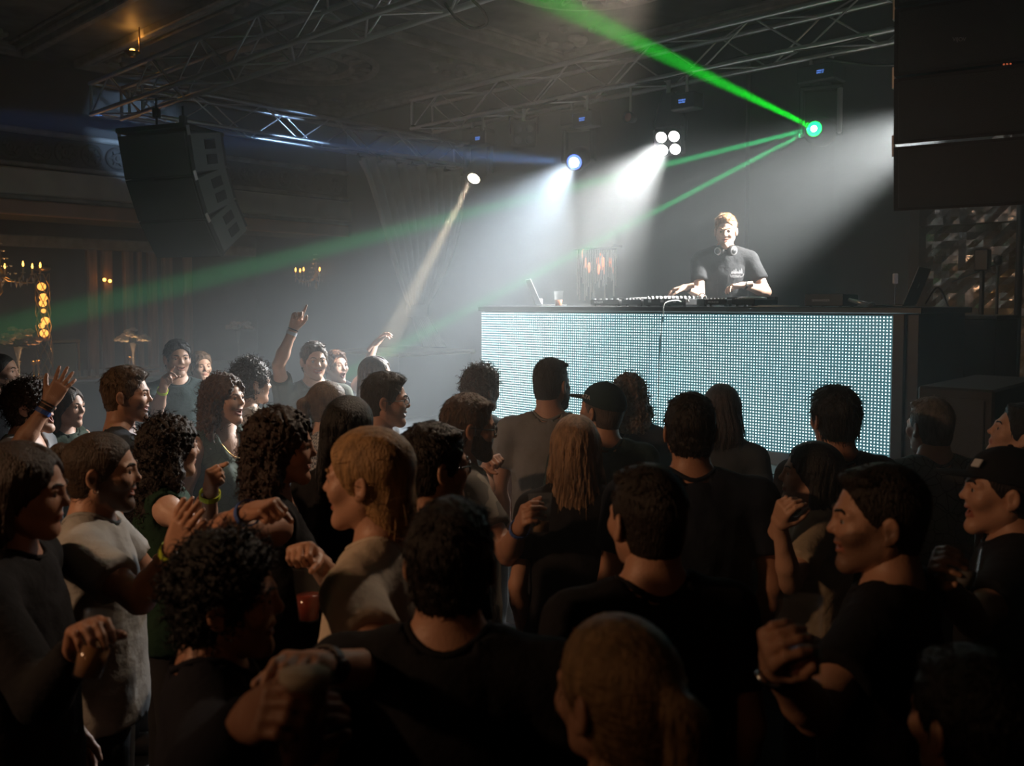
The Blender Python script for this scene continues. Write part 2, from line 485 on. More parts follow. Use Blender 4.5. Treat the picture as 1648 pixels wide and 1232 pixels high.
# ------------------------------------------------------------ head (origin at the middle of the skull, face towards +Y, top at +0.118, chin at -0.117)
CR_C, CR_R = (0, -0.012, 0.030), (0.075, 0.096, 0.088)
_heads = {}
def head_template(mouth='shut', fem=False, h=0.0042, nose=1.0):
    key = (mouth, fem, h, nose)
    if key in _heads: return _heads[key]
    f = Field((-0.105, -0.125, -0.165), (0.105, 0.140, 0.135), h)
    jd = {'shut': 0.0, 'smile': 0.009, 'open': 0.018, 'shout': 0.027}[mouth]
    w = 0.95 if fem else 1.0
    f.ell(CR_C, CR_R, 0)
    f.ell((0, 0.030, -0.025), (0.056*w, 0.062, 0.078), 0.03)
    for s in (-1, 1):
        f.cone((s*0.049*w, -0.004, -0.046-jd*0.3), (s*0.012, 0.062, -0.093-jd*0.8), 0.021, 0.017, 0.03)
        f.ell((s*0.040, 0.060, -0.020), (0.020, 0.017, 0.018), 0.03)          # cheek
        f.cone((s*0.012, 0.083, 0.020), (s*0.044, 0.070, 0.019), 0.010 if not fem else 0.007, 0.008, 0.014)
    f.ell((0, 0.068, -0.096-jd*0.8), (0.019 if not fem else 0.014, 0.016, 0.015), 0.02)
    f.cone((0, -0.022, -0.050), (0, -0.034, -0.150), 0.054*(0.90 if fem else 1), 0.055*(0.86 if fem else 1), 0.03)
    # nose
    f.cone((0, 0.081, 0.016), (0, 0.092+0.007*nose, -0.020), 0.0085, 0.0105, 0.012)
    f.ell((0, 0.092+0.008*nose, -0.023), (0.0095, 0.0095, 0.0085), 0.006)
    for s in (-1, 1):
        f.ell((s*0.0110, 0.089, -0.027), (0.0070, 0.009, 0.0065), 0.005)
        f.ell((s*0.006, 0.093, -0.033), (0.0030, 0.005, 0.0035), 0.003, 'cut')
        f.ell((s*0.031, 0.096, 0.003), (0.019, 0.013, 0.0115), 0.010, 'cut')   # socket
    # mouth
    zc = -0.056
    sm = 0.005 if mouth != 'shut' else 0.0
    mw = {'shut': 0.021, 'smile': 0.027, 'open': 0.027, 'shout': 0.023}[mouth]
    def surf(x, z):
        i_ = int(round((x-f.lo[0])/f.h)); k_ = int(round((z-f.lo[2])/f.h)); c_ = f.F[i_, :, k_]; w_ = np.where(c_ < 0)[0][-1]
        return float(f.ax[1][w_]+f.h*c_[w_]/(c_[w_]-c_[w_+1]))
    xs = [0.0, mw*0.45, mw*0.8, mw]
    up = [(x, surf(x, zc+0.004), zc+0.004+sm*(x/mw)**2-(0.004 if x == mw else 0)) for x in xs]
    lw = [(x, surf(x, zc-0.008), zc-0.006-jd*(1-(x/mw)**2)+sm*(x/mw)**2+(0.004 if x == mw else 0)) for x in xs]
    up = [(x, y+0.0015-0.004*(x/mw)**2, z) for x, y, z in up]; lw = [(x, y+0.0012-0.004*(x/mw)**2-jd*0.10, z) for x, y, z in lw]
    if mouth != 'shut':
        for s in (-1, 1): f.ell((s*mw*0.36, 0.088, zc-jd*0.5+0.001), (mw*0.62, 0.026, 0.0024+jd*0.50), 0.002, 'cut')
    ru = [0.0044, 0.0046, 0.0036, 0.0022]; rl = [0.0056, 0.0052, 0.0038, 0.0022]
    for s in (-1, 1):
        for a in range(3):
            f.cone((s*up[a][0], up[a][1], up[a][2]), (s*up[a+1][0], up[a+1][1], up[a+1][2]), ru[a], ru[a+1], 0.0025)
            f.cone((s*lw[a][0], lw[a][1], lw[a][2]), (s*lw[a+1][0], lw[a+1][1], lw[a+1][2]), rl[a], rl[a+1], 0.0025)
        if mouth != 'shut': f.ell((s*0.038, 0.066, -0.028), (0.012, 0.011, 0.011), 0.02)
    # eyelids
    for s in (-1, 1):
        f.cone((s*0.020, 0.0820, 0.0115), (s*0.033, 0.0855, 0.0132), 0.0036, 0.0044, 0.003)
        f.cone((s*0.033, 0.0855, 0.0132), (s*0.046, 0.0742, 0.008), 0.0044, 0.0034, 0.003)
        f.cone((s*0.020, 0.0810, -0.0028), (s*0.033, 0.0832, -0.0062), 0.0030, 0.0034, 0.003)
        f.cone((s*0.033, 0.0832, -0.0062), (s*0.046, 0.0730, 0.000), 0.0034, 0.0030, 0.003)
    # ears
    for s in (-1, 1):
        a = math.radians(18)*s
        R = np.array([[math.cos(a), -math.sin(a), 0], [math.sin(a), math.cos(a), 0], [0, 0, 1]])
        f.ell((s*0.081, -0.012, -0.004), (0.0085, 0.018, 0.030), 0.006, 'add', R)
        f.ell((s*0.089, -0.007, 0.000), (0.0065, 0.011, 0.019), 0.004, 'cut', R)
        f.ell((s*0.080, -0.004, -0.029), (0.006, 0.009, 0.010), 0.006)
    V, Q = f.mesh()
    keep = (V[Q].mean(1)[:, 2] > -0.118) | (V[Q].mean(1)[:, 1] > 0.03)
    Q = Q[keep]
    x, y, z = V[:, 0], V[:, 1], V[:, 2]
    zu = zc+sm*(np.abs(x)/mw)
    lip = np.clip(1-np.maximum(np.abs(z-(zu-0.001-jd*0.5))/(0.0080+jd*0.55), np.abs(x)/(mw+0.003))**6, 0, 1)*(y > 0.060)
    if mouth != 'shut':
        lip = np.where((np.abs(z-(zc-jd*0.5)) < 0.004+jd*0.5) & (y < 0.078) & (y > 0.05) & (np.abs(x) < mw), 1.6, lip)
    front = np.clip((y-0.000+0.55*(z+0.06))/0.012, 0, 1)
    beard = front*np.clip((-0.030-z+0.35*np.maximum(np.abs(x)-0.03, 0)*2)/0.010, 0, 1)*np.clip((z+0.135+jd)/0.01, 0, 1)
    beard = np.maximum(beard, np.clip((np.abs(x)-0.050)/0.01, 0, 1)*np.clip((y+0.005)/0.01, 0, 1)*np.clip((0.02-z)/0.02, 0, 1)*np.clip((0.045-y)/0.01, 0, 1)*(z > -0.11))
    beard = beard*(1-np.clip(lip, 0, 1))
    _heads[key] = (V, Q, lip, beard, jd, mw, zc)
    return _heads[key]

# ------------------------------------------------------------ hair
_hairs = {}
def rotx_(a):
    a = math.radians(a); c, s = math.cos(a), math.sin(a)
    return np.array([[1, 0, 0], [0, c, -s], [0, s, c]])
def hair_template(style, length=0.25, seed=0, strands=300, h=0.0052):
    key = (style, length, seed, strands, h)
    if key in _hairs: return _hairs[key]
    rng = np.random.RandomState(seed+11)
    long_ = style in ('long', 'longcurly')
    lo = [-0.13, -0.17, -0.16]; hi = [0.13, 0.135, 0.165]
    if long_: lo = [-0.155, -0.185, -length-0.05]; hi = [0.155, 0.13, 0.16]
    if style == 'swept': lo[2] = -0.19
    if style == 'ponytail': lo[1] = -0.20; lo[2] = -length-0.03
    if style == 'bun': lo[1] = -0.19
    f = Field(lo, hi, h)
    P = dict(short=(0.008, 0.010, 0.016), fade=(0.0022, 0.004, 0.016), quiff=(0.005, 0.008, 0.020), curly=(0.014, 0.016, 0.024), buzz=(0.002, 0.003, 0.004),
             swept=(0.010, 0.015, 0.014), long=(0.010, 0.012, 0.012), longcurly=(0.020, 0.020, 0.018), ponytail=(0.006, 0.008, 0.009), bun=(0.005, 0.007, 0.009), shag=(0.012, 0.014, 0.018))[style]
    ts, tb, tt = P
    f.ell((0, -0.012-0.002, 0.030+(tt-0.006)*0.5), (0.076+ts, 0.096+tb, 0.088+tt*0.8), 0)
    f.ell((0, -0.036, -0.030), (0.064+ts, 0.058+tb, 0.070), 0.02)
    if style in ('quiff', 'fade'):
        f.ell((0.0, 0.035, 0.098), (0.050, 0.052, 0.026 if style == 'quiff' else 0.018), 0.02)
    X, Y, Z = f.grids()
    if style in ('curly', 'longcurly'):
        pass
    if style in ('short', 'quiff', 'shag') :
        f.F += (0.0030*wob(X, Y, Z, 190, seed)+0.0025*wob(X, Y, Z*1.7, 90, seed+2)).astype(np.float32)
    # face opening
    fx = 0.085 if not long_ else 0.068
    ch = 0.107 if style in ('short', 'quiff', 'shag', 'fade') else (0.100 if not long_ else 0.096)
    f.ell((0, 0.116, -0.028), (fx, 0.098, ch), 0.020 if not long_ else 0.012, 'cut', nz=(0.0045, 210))
    f.ell((0, 0.078, -0.075), (0.12 if not long_ else 0.066, 0.088, 0.078), 0.006, 'cut')
    if style == 'swept':
        f.ell((0, -0.062, -0.070), (0.066, 0.058, 0.085), 0.03)
        for s in (-1, 1): f.ell((s*0.090, -0.002, -0.014), (0.024, 0.018, 0.030), 0.005, 'cut')
    if style in ('short', 'fade', 'quiff', 'buzz', 'curly', 'ponytail', 'bun'):
        for s in (-1, 1): f.ell((s*0.088, -0.006, -0.012), (0.026, 0.022, 0.034), 0.005, 'cut')
        q = f.sub((-1, -1, -1), (1, 1, 1)); sl, X, Y, Z = q
        f.put(sl, (Z+0.086+0.25*(Y+0.08))+0*X, 0.006, 'cut')
    if style in ('swept', 'ponytail', 'bun'):
        X, Y, Z = f.grids(); f.F += (0.0007*np.sin(np.arctan2(X, Z+0.02)*52+3*np.sin(Y*30))).astype(np.float32)
    if style == 'bun': f.ell((0, -0.118, 0.062), (0.034, 0.034, 0.034), 0.012)
    if style == 'ponytail':
        f.cone((0, -0.100, 0.045), (0, -0.140, 0.015), 0.022, 0.026, 0.015)
        f.cone((0, -0.140, 0.015), (0, -0.135, -length*0.6), 0.028, 0.030, 0.015)
        f.cone((0, -0.135, -length*0.6), (0, -0.125, -length), 0.030, 0.010, 0.015)
    if long_:
        wv = 1.0 if style == 'long' else 1.28
        f.ell((0, -0.058, -0.045), (0.080*wv, 0.060*wv, 0.120), 0.03)
        L = length
        f.ell((0, -0.085, -L*0.55), (0.092*wv, 0.042*wv, L*0.50), 0.03)
        for s in (-1, 1):
            f.cone((s*0.062, -0.012, 0.035), (s*0.074*wv, -0.024, -0.085), 0.026, 0.026*wv, 0.02)
            f.cone((s*0.074*wv, -0.024, -0.085), (s*0.083*wv, -0.030, -L*0.72), 0.025*wv, 0.012, 0.02)
        f.ell((0, 0.098, -0.055), (0.115, 0.076, 0.100), 0.008, 'cut')
        X, Y, Z = f.grids()
        th = np.arctan2(X, -Y-0.0)
        g = (0.0016*np.sin(th*26+3*np.sin(Z*18+seed))+0.0015*np.sin(th*47+4*np.sin(Z*23)+seed))*np.clip((0.12-Z)/0.1, 0.25, 1)
        f.F += g.astype(np.float32)
    if style in ('short', 'quiff', 'shag', 'fade'):
        for i in range(9):
            x = -0.054+0.0135*i+rng.uniform(-0.004, 0.004); hgt = 0.010*(1-(x/0.075)**2)
            f.ell((x, 0.058-9.0*x*x+rng.uniform(-0.004, 0.006), 0.086+hgt+rng.uniform(-0.004, 0.008)), (0.012, 0.022, 0.013), 0.006, rot=rotx_(rng.uniform(-35, 15)))
    if long_:
        f.cone((0.010, -0.030, 0.1385), (0.010, 0.090, 0.092), 0.003, 0.008, 0.006, 'cut')
        f.ell((0.006, 0.100, 0.062), (0.030, 0.030, 0.030), 0.012, 'cut')
    if style in ('curly', 'longcurly'):
        X, Y, Z = f.grids()
        a = 1.0 if style == 'curly' else 1.25
        f.F += (0.0075*a*wob(X, Y, Z, 175/a, seed)+0.0045*wob(X, Y, Z, 300/a, seed+1)).astype(np.float32)
    V, Q = f.mesh()
    if len(V) == 0: raise RuntimeError('no hair')
    # strands: thin tapered locks rooted in the surface
    sv, sf = [], []
    if strands:
        N = vnormals(V, Q)
        cand = np.arange(len(V))
        r2 = rng.choice(cand, min(strands, len(cand)), replace=False)
        segs = 4
        for i in r2:
            if long_ and V[i][1] > 0.0: continue
            if V[i][1] > 0.075 and V[i][2] < 0.062: continue
            p = V[i].astype(float); nrm = N[i]
            if style in ('curly', 'longcurly'):
                L, R0 = 0.030*rng.uniform(0.7, 1.3), 0.0026
                ax = nrm*0.6+rng.normal(size=3)*0.5; ax /= np.linalg.norm(ax)
                e1 = np.cross(ax, [0.3, 0.9, 0.2]); e1 /= np.linalg.norm(e1); e2 = np.cross(ax, e1)
                ph = rng.uniform(0, 6.28)
                pts = [p+ax*L*t+(e1*math.cos(ph+t*7)+e2*math.sin(ph+t*7))*0.006*(0.4+t) for t in np.linspace(0, 1, 7)]
            else:
                down = np.array([0, -0.35, -1.0]) if style not in ('quiff', 'fade', 'short', 'shag') else np.array([0, 0.55, 0.35] if p[2] > 0.07 else [0, -0.2, -1.0])
                if long_: down = np.array([rng.normal()*0.04, rng.normal()*0.02, -1.0]); 
                if p[2] > 0.06: down = down+np.array([nrm[0]*1.5, nrm[1]*1.5-0.3, 0])
                if style in ('bun', 'ponytail', 'swept'): down = np.array([0, -1.0, 0.25]) if p[1] > (-0.10 if style != 'swept' else -0.06) else np.array([0, 0.1, -1.0])
                t = down-nrm*np.dot(down, nrm); t /= np.linalg.norm(t)+1e-9
                L = {'long': 0.11, 'ponytail': 0.05, 'bun': 0.04, 'shag': 0.045, 'swept': 0.06, 'quiff': 0.028, 'fade': 0.016, 'short': 0.020, 'buzz': 0.006}[style]*rng.uniform(0.6, 1.3)
                R0 = {'long': 0.0013, 'ponytail': 0.0012, 'bun': 0.0011, 'buzz': 0.0007}.get(style, 0.0013)
                if p[2] < 0.05 and style in ('fade', 'quiff'): L *= 0.35; R0 *= 0.6
                lift = {'long': 0.015, 'bun': 0.02, 'ponytail': 0.02}.get(style, 0.25)
                jit = rng.normal(size=3)*(0.18 if not long_ else 0.05)
                if long_ or style in ('ponytail', 'bun', 'swept'):
                    if p[2] > 0.05: L *= 0.5
                    pts = [p-nrm*0.001]; c = p.copy()
                    for q in range(1, segs+1):
                        fr = q/segs; d2 = t*(1-0.75*fr)+np.array([0, 0, -1.0])*fr*(0.8 if long_ else 0.15)-nrm*(0.30*fr if p[2] > 0.0 else 0.02)+jit*0.5
                        c = c+d2/np.linalg.norm(d2)*L/segs; pts.append(c.copy())
                else:
                    pts = [p+t*L*q+nrm*L*lift*q*(1-0.6*q)+jit*L*q*q+nrm*0.0006 for q in np.linspace(0, 1, segs+1)]
            b0 = len(sv); m = len(pts)
            ex = np.cross(pts[-1]-pts[0], nrm); ex /= np.linalg.norm(ex)+1e-9
            for j, c in enumerate(pts):
                r = R0*(1-0.85*(j/(m-1))**1.5)
                for a in (0, 2.094, 4.189): sv.append(c+(ex*math.cos(a)+nrm*math.sin(a))*r)
            for j in range(m-1):
                for a in range(3):
                    sf.append((b0+j*3+a, b0+j*3+(a+1) % 3, b0+j*3+3+(a+1) % 3, b0+j*3+3+a))
    if sv:
        Q = np.concatenate([Q, np.array(sf, dtype=np.int32)+len(V)]); V = np.concatenate([V, np.array(sv, dtype=np.float32)])
    _hairs[key] = (V, Q)
    return _hairs[key]
_beards = {}
def beard_template(jd, seed=0, thick=0.006, h=0.005, mouth_w=0.021):
    key = (jd, thick)
    if key in _beards: return _beards[key]
    f = Field((-0.09, -0.02, -0.17), (0.09, 0.13, 0.02), h)
    f.ell((0, 0.030, -0.028), (0.059+thick, 0.060+thick, 0.080+thick+jd*0.4), 0)
    for s in (-1, 1): f.cone((s*0.050, -0.002, -0.048-jd*0.4), (s*0.012, 0.072, -0.100-jd), 0.020+thick, 0.018+thick, 0.03)
    X, Y, Z = f.grids()
    f.F += (0.002*wob(X, Y, Z, 330, seed)).astype(np.float32)
    f.ell((0, 0.085, -0.012), (0.075, 0.06, 0.033), 0.006, 'cut')
    f.ell((0, 0.095, -0.057-jd*0.5), (mouth_w+0.003, 0.030, 0.012+jd*0.6), 0.004, 'cut')
    f.ell((0, -0.03, -0.10), (0.2, 0.034, 0.2), 0.004, 'cut')
    f.ell((0, 0.0, -0.15-jd), (0.1, 0.075, 0.035), 0.006, 'cut')
    _beards[key] = f.mesh()
    return _beards[key]

# ------------------------------------------------------------ hands (right hand: wrist at the origin, fingers along +Y, palm towards -Z, thumb towards -X)
_hands = {}
def hand_template(pose, h=0.0042):
    key = (pose, h)
    if key in _hands: return _hands[key]
    C = dict(relaxed=(.30, .36, .40, .45, .3), fist=(.92, .95, .95, .92, .9), grip=(.50, .52, .54, .56, .5), point=(.04, .85, .95, .95, .8),
             open=(.05, .06, .08, .12, .0), flat=(.12, .10, .12, .16, .2), spread=(.15, .20, .28, .35, .1), cup=(.35, .38, .42, .46, .6), pinch=(.45, .60, .7, .8, .7),
             twopoint=(.10, .45, .7, .8, .6), keys=(.32, .38, .42, .40, .2))[pose]
    f = Field((-0.115, -0.075, -0.125), (0.09, 0.205, 0.05), h)
    mcx = [-0.027, -0.009, 0.009, 0.026]; base = [-0.016, -0.006, 0.006, 0.016]
    sp = {'open': 9, 'spread': 8, 'point': 3, 'relaxed': 4, 'keys': 7}.get(pose, 2)
    for i in range(4):
        f.cone((base[i], 0.005, 0.0), (mcx[i], 0.086-(0.004*abs(i-1)), 0.0), 0.0155, 0.0115, 0.014)
    f.ell((-0.018, 0.040, -0.010), (0.020, 0.032, 0.013), 0.012)
    f.ell((0.020, 0.040, -0.008), (0.016, 0.035, 0.012), 0.012)
    lens = [0.074, 0.082, 0.077, 0.060]
    for i in range(4):
        p = np.array([mcx[i], 0.088-(0.004*abs(i-1)), 0.0]); a = 0.0; L = lens[i]; r = [0.0092, 0.0085, 0.0078, 0.0066]
        sa = math.radians((i-1.5)*sp)
        for j, (fr, ang) in enumerate(((.44, 72), (.31, 95), (.25, 62))):
            a += math.radians(ang)*C[i]
            d = np.array([math.sin(sa)*math.cos(a), math.cos(sa)*math.cos(a), -math.sin(a)])
            q = p+d*L*fr
            f.cone(p, q, r[j]*(0.92 if i == 3 else 1), r[j+1]*(0.92 if i == 3 else 1), 0.0035)
            p = q
    t = C[4]
    th0 = np.array([-0.020, 0.018, -0.006]); th1 = np.array([-0.043+0.006*t, 0.048, -0.016-0.012*t])
    dirn = np.array([-0.55+0.55*t, 0.80-0.10*t, -0.22-0.45*t]); dirn /= np.linalg.norm(dirn)
    th2 = th1+dirn*0.034
    dir2 = dirn+np.array([0.30*t+0.15, 0.15, -0.05-0.2*t]); dir2 /= np.linalg.norm(dir2)
    th3 = th2+dir2*0.028
    f.cone(th0, th1, 0.0165, 0.0125, 0.014); f.cone(th1, th2, 0.0118, 0.0100, 0.005); f.cone(th2, th3, 0.0102, 0.0080, 0.004)
    for s in (-1, 1): f.cone((s*0.008, 0.01, 0), (s*0.009, -0.070, 0), 0.0185, 0.0205, 0.012)
    V, Q = f.mesh()
    _hands[key] = (V, Q)
    return _hands[key]

# ------------------------------------------------------------ people
def rotz(a):      # local +Y points to (sin a, cos a): a clockwise turn seen from above
    a = math.radians(a); c, s = math.cos(a), math.sin(a)
    return np.array([[c, s, 0], [-s, c, 0], [0, 0, 1.0]])
def rotx(a):
    a = math.radians(a); c, s = math.cos(a), math.sin(a)
    return np.array([[1, 0, 0], [0, c, -s], [0, s, c]])
def roty(a):
    a = math.radians(a); c, s = math.cos(a), math.sin(a)
    return np.array([[c, 0, s], [0, 1, 0], [-s, 0, c]])
MAT_EYE = mat('eye_white', (0.36, 0.33, 0.31), 0.3)
MAT_IRIS = mat('eye_iris', (0.03, 0.02, 0.015), 0.15)
MAT_TEETH = mat('teeth', (0.75, 0.72, 0.66), 0.3)
MAT_SHOE = mat('shoe_leather', (0.03, 0.03, 0.032), 0.6)
MAT_DENIM = mat('denim', (0.028, 0.034, 0.048), 0.85, 0, 0.3, 300, 0.25, 20)
MAT_BLACKJEANS = mat('black_jeans', (0.012, 0.012, 0.014), 0.85, 0, 0.3, 300)
MAT_GREYJEANS = mat('grey_jeans', (0.06, 0.065, 0.07), 0.85, 0, 0.3, 300, 0.25, 20)
MAT_BLACKPLASTIC = mat('black_plastic', (0.012, 0.012, 0.013), 0.35)
MAT_CHROME = mat('chrome', (0.6, 0.6, 0.62), 0.2, 1.0)
MAT_GOLD = mat('gold', (0.8, 0.5, 0.18), 0.25, 1.0)
MAT_LENS = glassy('spectacle_lens', (0.5, 0.55, 0.6), 0.02, 0.12)
_hm = {}
def hair_mat(col):
    if col not in _hm:
        _hm[col] = mat('hair', col, 0.50, 0, 0.7, 220, 0.45, 60, stretch=(1, 1, 0.25), spec=0.4)
    return _hm[col]
_fab = {}
def fabric(col, rough=0.9):
    if col not in _fab:
        _fab[col] = mat('cotton', col, rough, 0, 0.45, 35, 0.12, 9, spec=0.2)
    return _fab[col]

def place_arm(S, spec, Lu, Lf, Lh, cam_l, w2l, side):
    """elbow, wrist and finger direction in local space from pixel targets"""
    def hit(c, L, px, py, near):
        d = w2l @ np.array(raydir(px, py)); d /= np.linalg.norm(d)
        oc = c-cam_l; t = d @ oc; cl = cam_l+d*t; g = L*L-np.sum((cl-c)**2)
        if g <= 0: q = cl-c; return c+q/np.linalg.norm(q)*L
        return cam_l+d*(t+(-1 if near < 0 else 1)*math.sqrt(g))
    E = hit(S, Lu, *spec['e']); Wr = hit(E, Lf, *spec['w'])
    T = hit(Wr, Lh, *spec['h']) if 'h' in spec else Wr+(Wr-E)/np.linalg.norm(Wr-E)*Lh
    return E, Wr, T-Wr

def person(label, hx, hy, hp, hyaw, byaw=None, fem=False, hair=('short', 0.25), haircol=(0.02, 0.014, 0.01), skin=(0.42, 0.25, 0.17),
           shirt=None, sleeve='tee', neck='crew', pants=None, R=None, L=None, mouth='shut', pitch=0, roll=0, beard=None, stubble=0.0,
           lean=(0, 0), bulk=1.0, low=False, z0=0.0, hs=1.0, strands=None, brow=True, glasses=False, group=None, dress=False, hem=None, nose=1.0, Yd=None, sh=0.0):
    byaw = hyaw if byaw is None else byaw
    hs = hs*(0.96 if fem else 1.0)
    Yd = Yd or F*0.252*hs/hp
    hc = np.array(at(hx, hy, Yd))
    RB = rotz(byaw); lx, ly = lean
    head_l = np.array([lx, ly+0.025, 0.0])
    root = hc-RB @ head_l; root[2] = z0
    s = (hc[2]+0.118*hs-z0)/1.78
    head_l[2] = hc[2]-z0
    w2l = RB.T
    cam_l = w2l @ (np.array([0, 0, CAMZ])-root)
    ob = empty('person', tuple(root), label, 'person', group)
    ob['height_m'] = round(1.78*s, 2)
    def toW(V): return (np.asarray(V) @ RB.T)+root
    sl = (0.6+0.4*s)*bulk*(0.90 if fem else 1.0); sk = 0.6+0.4*s
    # joints
    top = np.array([lx*0.8, ly*0.8, 0])           # shoulders follow the head when leaning
    mid = top*0.45
    shw = (0.172 if fem else 0.190)*sl
    Sh = {-1: top+[-shw, -0.012, (1.440+sh)*s], 1: top+[shw, -0.012, (1.440+sh)*s]}
    Lu, Lf, Lh = 0.285*s, 0.250*s, 0.185*(0.92 if fem else 1.0)
    arms = {}
    for sd, spec in ((1, R), (-1, L)):
        S = np.array(Sh[sd])
        if spec is None:
            E = S+np.array([sd*0.05, -0.02, -0.28])*s; Wr = E+np.array([-sd*0.02, 0.09, -0.235])*s
            D = np.array([-sd*0.01, 0.06, -0.17]); pn = np.array([-sd*1.0, 0, 0]); pose = 'relaxed'
        elif spec == 'fold':
            E = S+np.array([sd*0.04, 0.06, -0.275])*s; Wr = E+np.array([-sd*0.13, 0.205, 0.04])*s
            D = np.array([-sd*0.10, 0.13, 0.03]); pn = np.array([-sd*0.6, -0.2, -0.5]); pose = 'grip'
        else:
            E, Wr, D = place_arm(S, spec, Lu, Lf, Lh, cam_l, w2l, sd)
            pn = w2l @ np.array(spec.get('palm', (0, -1, 0)), dtype=float); pose = spec.get('pose', 'relaxed')
        arms[sd] = (S, E, Wr, D, pn, pose, spec)
    # ---- body field
    pts = [head_l] + [a[i] for a in arms.values() for i in (1, 2)]
    lo = np.min([np.min(pts, 0)-0.10, np.array([-0.26*bulk, -0.2, 0])], 0); hi = np.max([np.max(pts, 0)+0.10, np.array([0.26*bulk, 0.22, 0])], 0)
    lo[2] = -0.02; hi[2] = max(hi[2], 1.6*s)
    hb = 0.022 if low else 0.017
    def torso(f, g, arms_in=True, legs=True):
        """the trunk, grown by g"""
        f.ell(mid*0+[0, 0.0, 0.94*s], np.array([0.165*sl*(1.08 if fem else 1), 0.118*sk*bulk, 0.13*s])+g, 0.03)
        f.ell(mid+[0, 0.005, 1.12*s], np.array([(0.118 if fem else 0.148)*sl, 0.102*sk*bulk, 0.16*s])+g, 0.06)
        f.ell(top*0.8+[0, -0.002, 1.30*s], np.array([(0.145 if fem else 0.172)*sl, 0.112*sk*bulk, 0.18*s])+g, 0.06)
        for sd in (-1, 1):
            f.cone(top+[sd*(shw-0.015), -0.012, 1.432*s], top+[0, -0.01, 1.44*s], 0.055*sl+g, 0.075*sl+g, 0.04)
            f.cone(top+[sd*0.125*sl, -0.022, 1.465*s], top+[sd*0.025, -0.022, 1.520*s], 0.036+g, 0.042+g*0.5, 0.04)
            if fem: f.ell(top*0.8+[sd*0.070, 0.092, 1.285*s], np.array([0.062, 0.050, 0.062])+g*0.8, 0.03)
    hb_ = hb
    f = Field(lo, hi, hb_)
    torso(f, 0)
    Rh = rotz(hyaw-byaw) @ rotx(pitch) @ roty(roll)
    nb = head_l+Rh @ np.array([0, -0.028, -0.065])*hs
    nr = 0.050 if fem else 0.058
    f.cone(top+[0, -0.012, 1.46*s], nb, nr+0.004, nr-0.001, 0.03)
    f.cone(nb, head_l+Rh @ np.array([0, -0.02, -0.02])*hs, nr-0.001, nr-0.004, 0.02)
    for sd in (-1, 1):
        f.cone([sd*0.088*sl, 0, 0.90*s], [sd*0.10, 0.012, 0.50*s], 0.088*sl, 0.056, 0.03)
        f.cone([sd*0.10, 0.0, 0.46*s], [sd*0.105, -0.015, 0.10], 0.054, 0.036, 0.03)
        f.cone([sd*0.105, -0.02, 0.045], [sd*0.12, 0.12, 0.03], 0.036, 0.028, 0.02)
    am = (0.82 if fem else 1.0)*(0.5+0.5*bulk)
    for sd, (S, E, Wr, D, pn, pose, spec) in arms.items():
        f.cone(S, S+(E-S)*0.45, 0.050*am, 0.048*am, 0.035); f.cone(S+(E-S)*0.45, E, 0.047*am, 0.038*am, 0.03)
        f.cone(E, E+(Wr-E)*0.3, 0.038*am, 0.041*am, 0.02); f.cone(E+(Wr-E)*0.3, Wr, 0.041*am, 0.0265*(0.9 if fem else 1), 0.02)
    V, Q = f.mesh()
    allV = [V]; allQ = [Q]; lip = [np.zeros(len(V))]; brd = [np.zeros(len(V))]; n = len(V)
    # head
    hV, hQ, hl, hbd, jd, mw, zc = head_template(mouth, fem, 0.0056 if low else 0.0042, nose)
    allV.append((hV*hs) @ Rh.T+head_l); allQ.append(hQ+n); lip.append(hl); brd.append(hbd*stubble); n += len(hV)
    # hands
    frames = {}
    for sd, (S, E, Wr, D, pn, pose, spec) in arms.items():
        gV, gQ = hand_template(pose, 0.0055 if low else 0.0042)
        y = D/np.linalg.norm(D); z = -(pn-y*np.dot(pn, y)); z /= np.linalg.norm(z)+1e-9; x = np.cross(y, z)
        k = (0.92 if fem else 1.02)
        v = gV*k; q = gQ
        if sd < 0: v = v*[-1, 1, 1]; q = gQ[:, ::-1]
        M = np.stack([x, y, z], 1)
        allV.append(v @ M.T+Wr); allQ.append(q+n); lip.append(np.zeros(len(v))); brd.append(np.zeros(len(v))); n += len(v)
        frames[sd] = (toW(Wr[None])[0], RB @ x, RB @ y, RB @ z, k)
    Vb = toW(np.concatenate(allV))
    mesh_obj('body', Vb, np.concatenate(allQ), skin_mat(skin), ob, attrs={'lip': np.concatenate(lip), 'beard': np.concatenate(brd)})
    # ---- clothes
    if shirt is not None:
        hemz = (hem if hem else (0.86 if not dress else 0.60))*s
        ext = [a[1] for a in arms.values()] + ([a[2] for a in arms.values()] if sleeve == 'long' else [])
        lo = np.min([np.min(ext, 0)-0.09, np.array([-0.27*bulk, -0.2, hemz-0.05])+np.minimum(top, 0)], 0); hi = np.max([np.max(ext, 0)+0.09, np.array([0.27*bulk, 0.22, 1.56*s])+np.maximum(top, 0)], 0)
        lo[2] = min(lo[2], hemz-0.05); hc_ = 0.018 if low else 0.0135
        f = Field(lo, hi, hc_)
        torso(f, 0.014)
        wf = 0.88 if fem else 1.0
        for sd in (-1, 1):
            f.cone(top*0.6+[sd*0.070*sl, 0.004, 1.22*s], [sd*0.075*sl, 0.004, hemz-0.02], 0.104*sk*wf, 0.112*sk*(1.0 if not fem else 1.0), 0.05)
        f.cone(top*0.6+[0, 0.012, 1.22*s], [0, 0.012, hemz-0.02], 0.118*sk*bulk*wf, 0.128*sk*bulk, 0.05)
        if dress:
            for sd in (-1, 1): f.cone([sd*0.05, 0, 0.9*s], [sd*0.07, 0, 0.6*s], 0.12*sl, 0.12*sl, 0.06)
        q = f.sub((-9, -9, -9), (9, 9, 9)); sl_, X, Y, Z = q
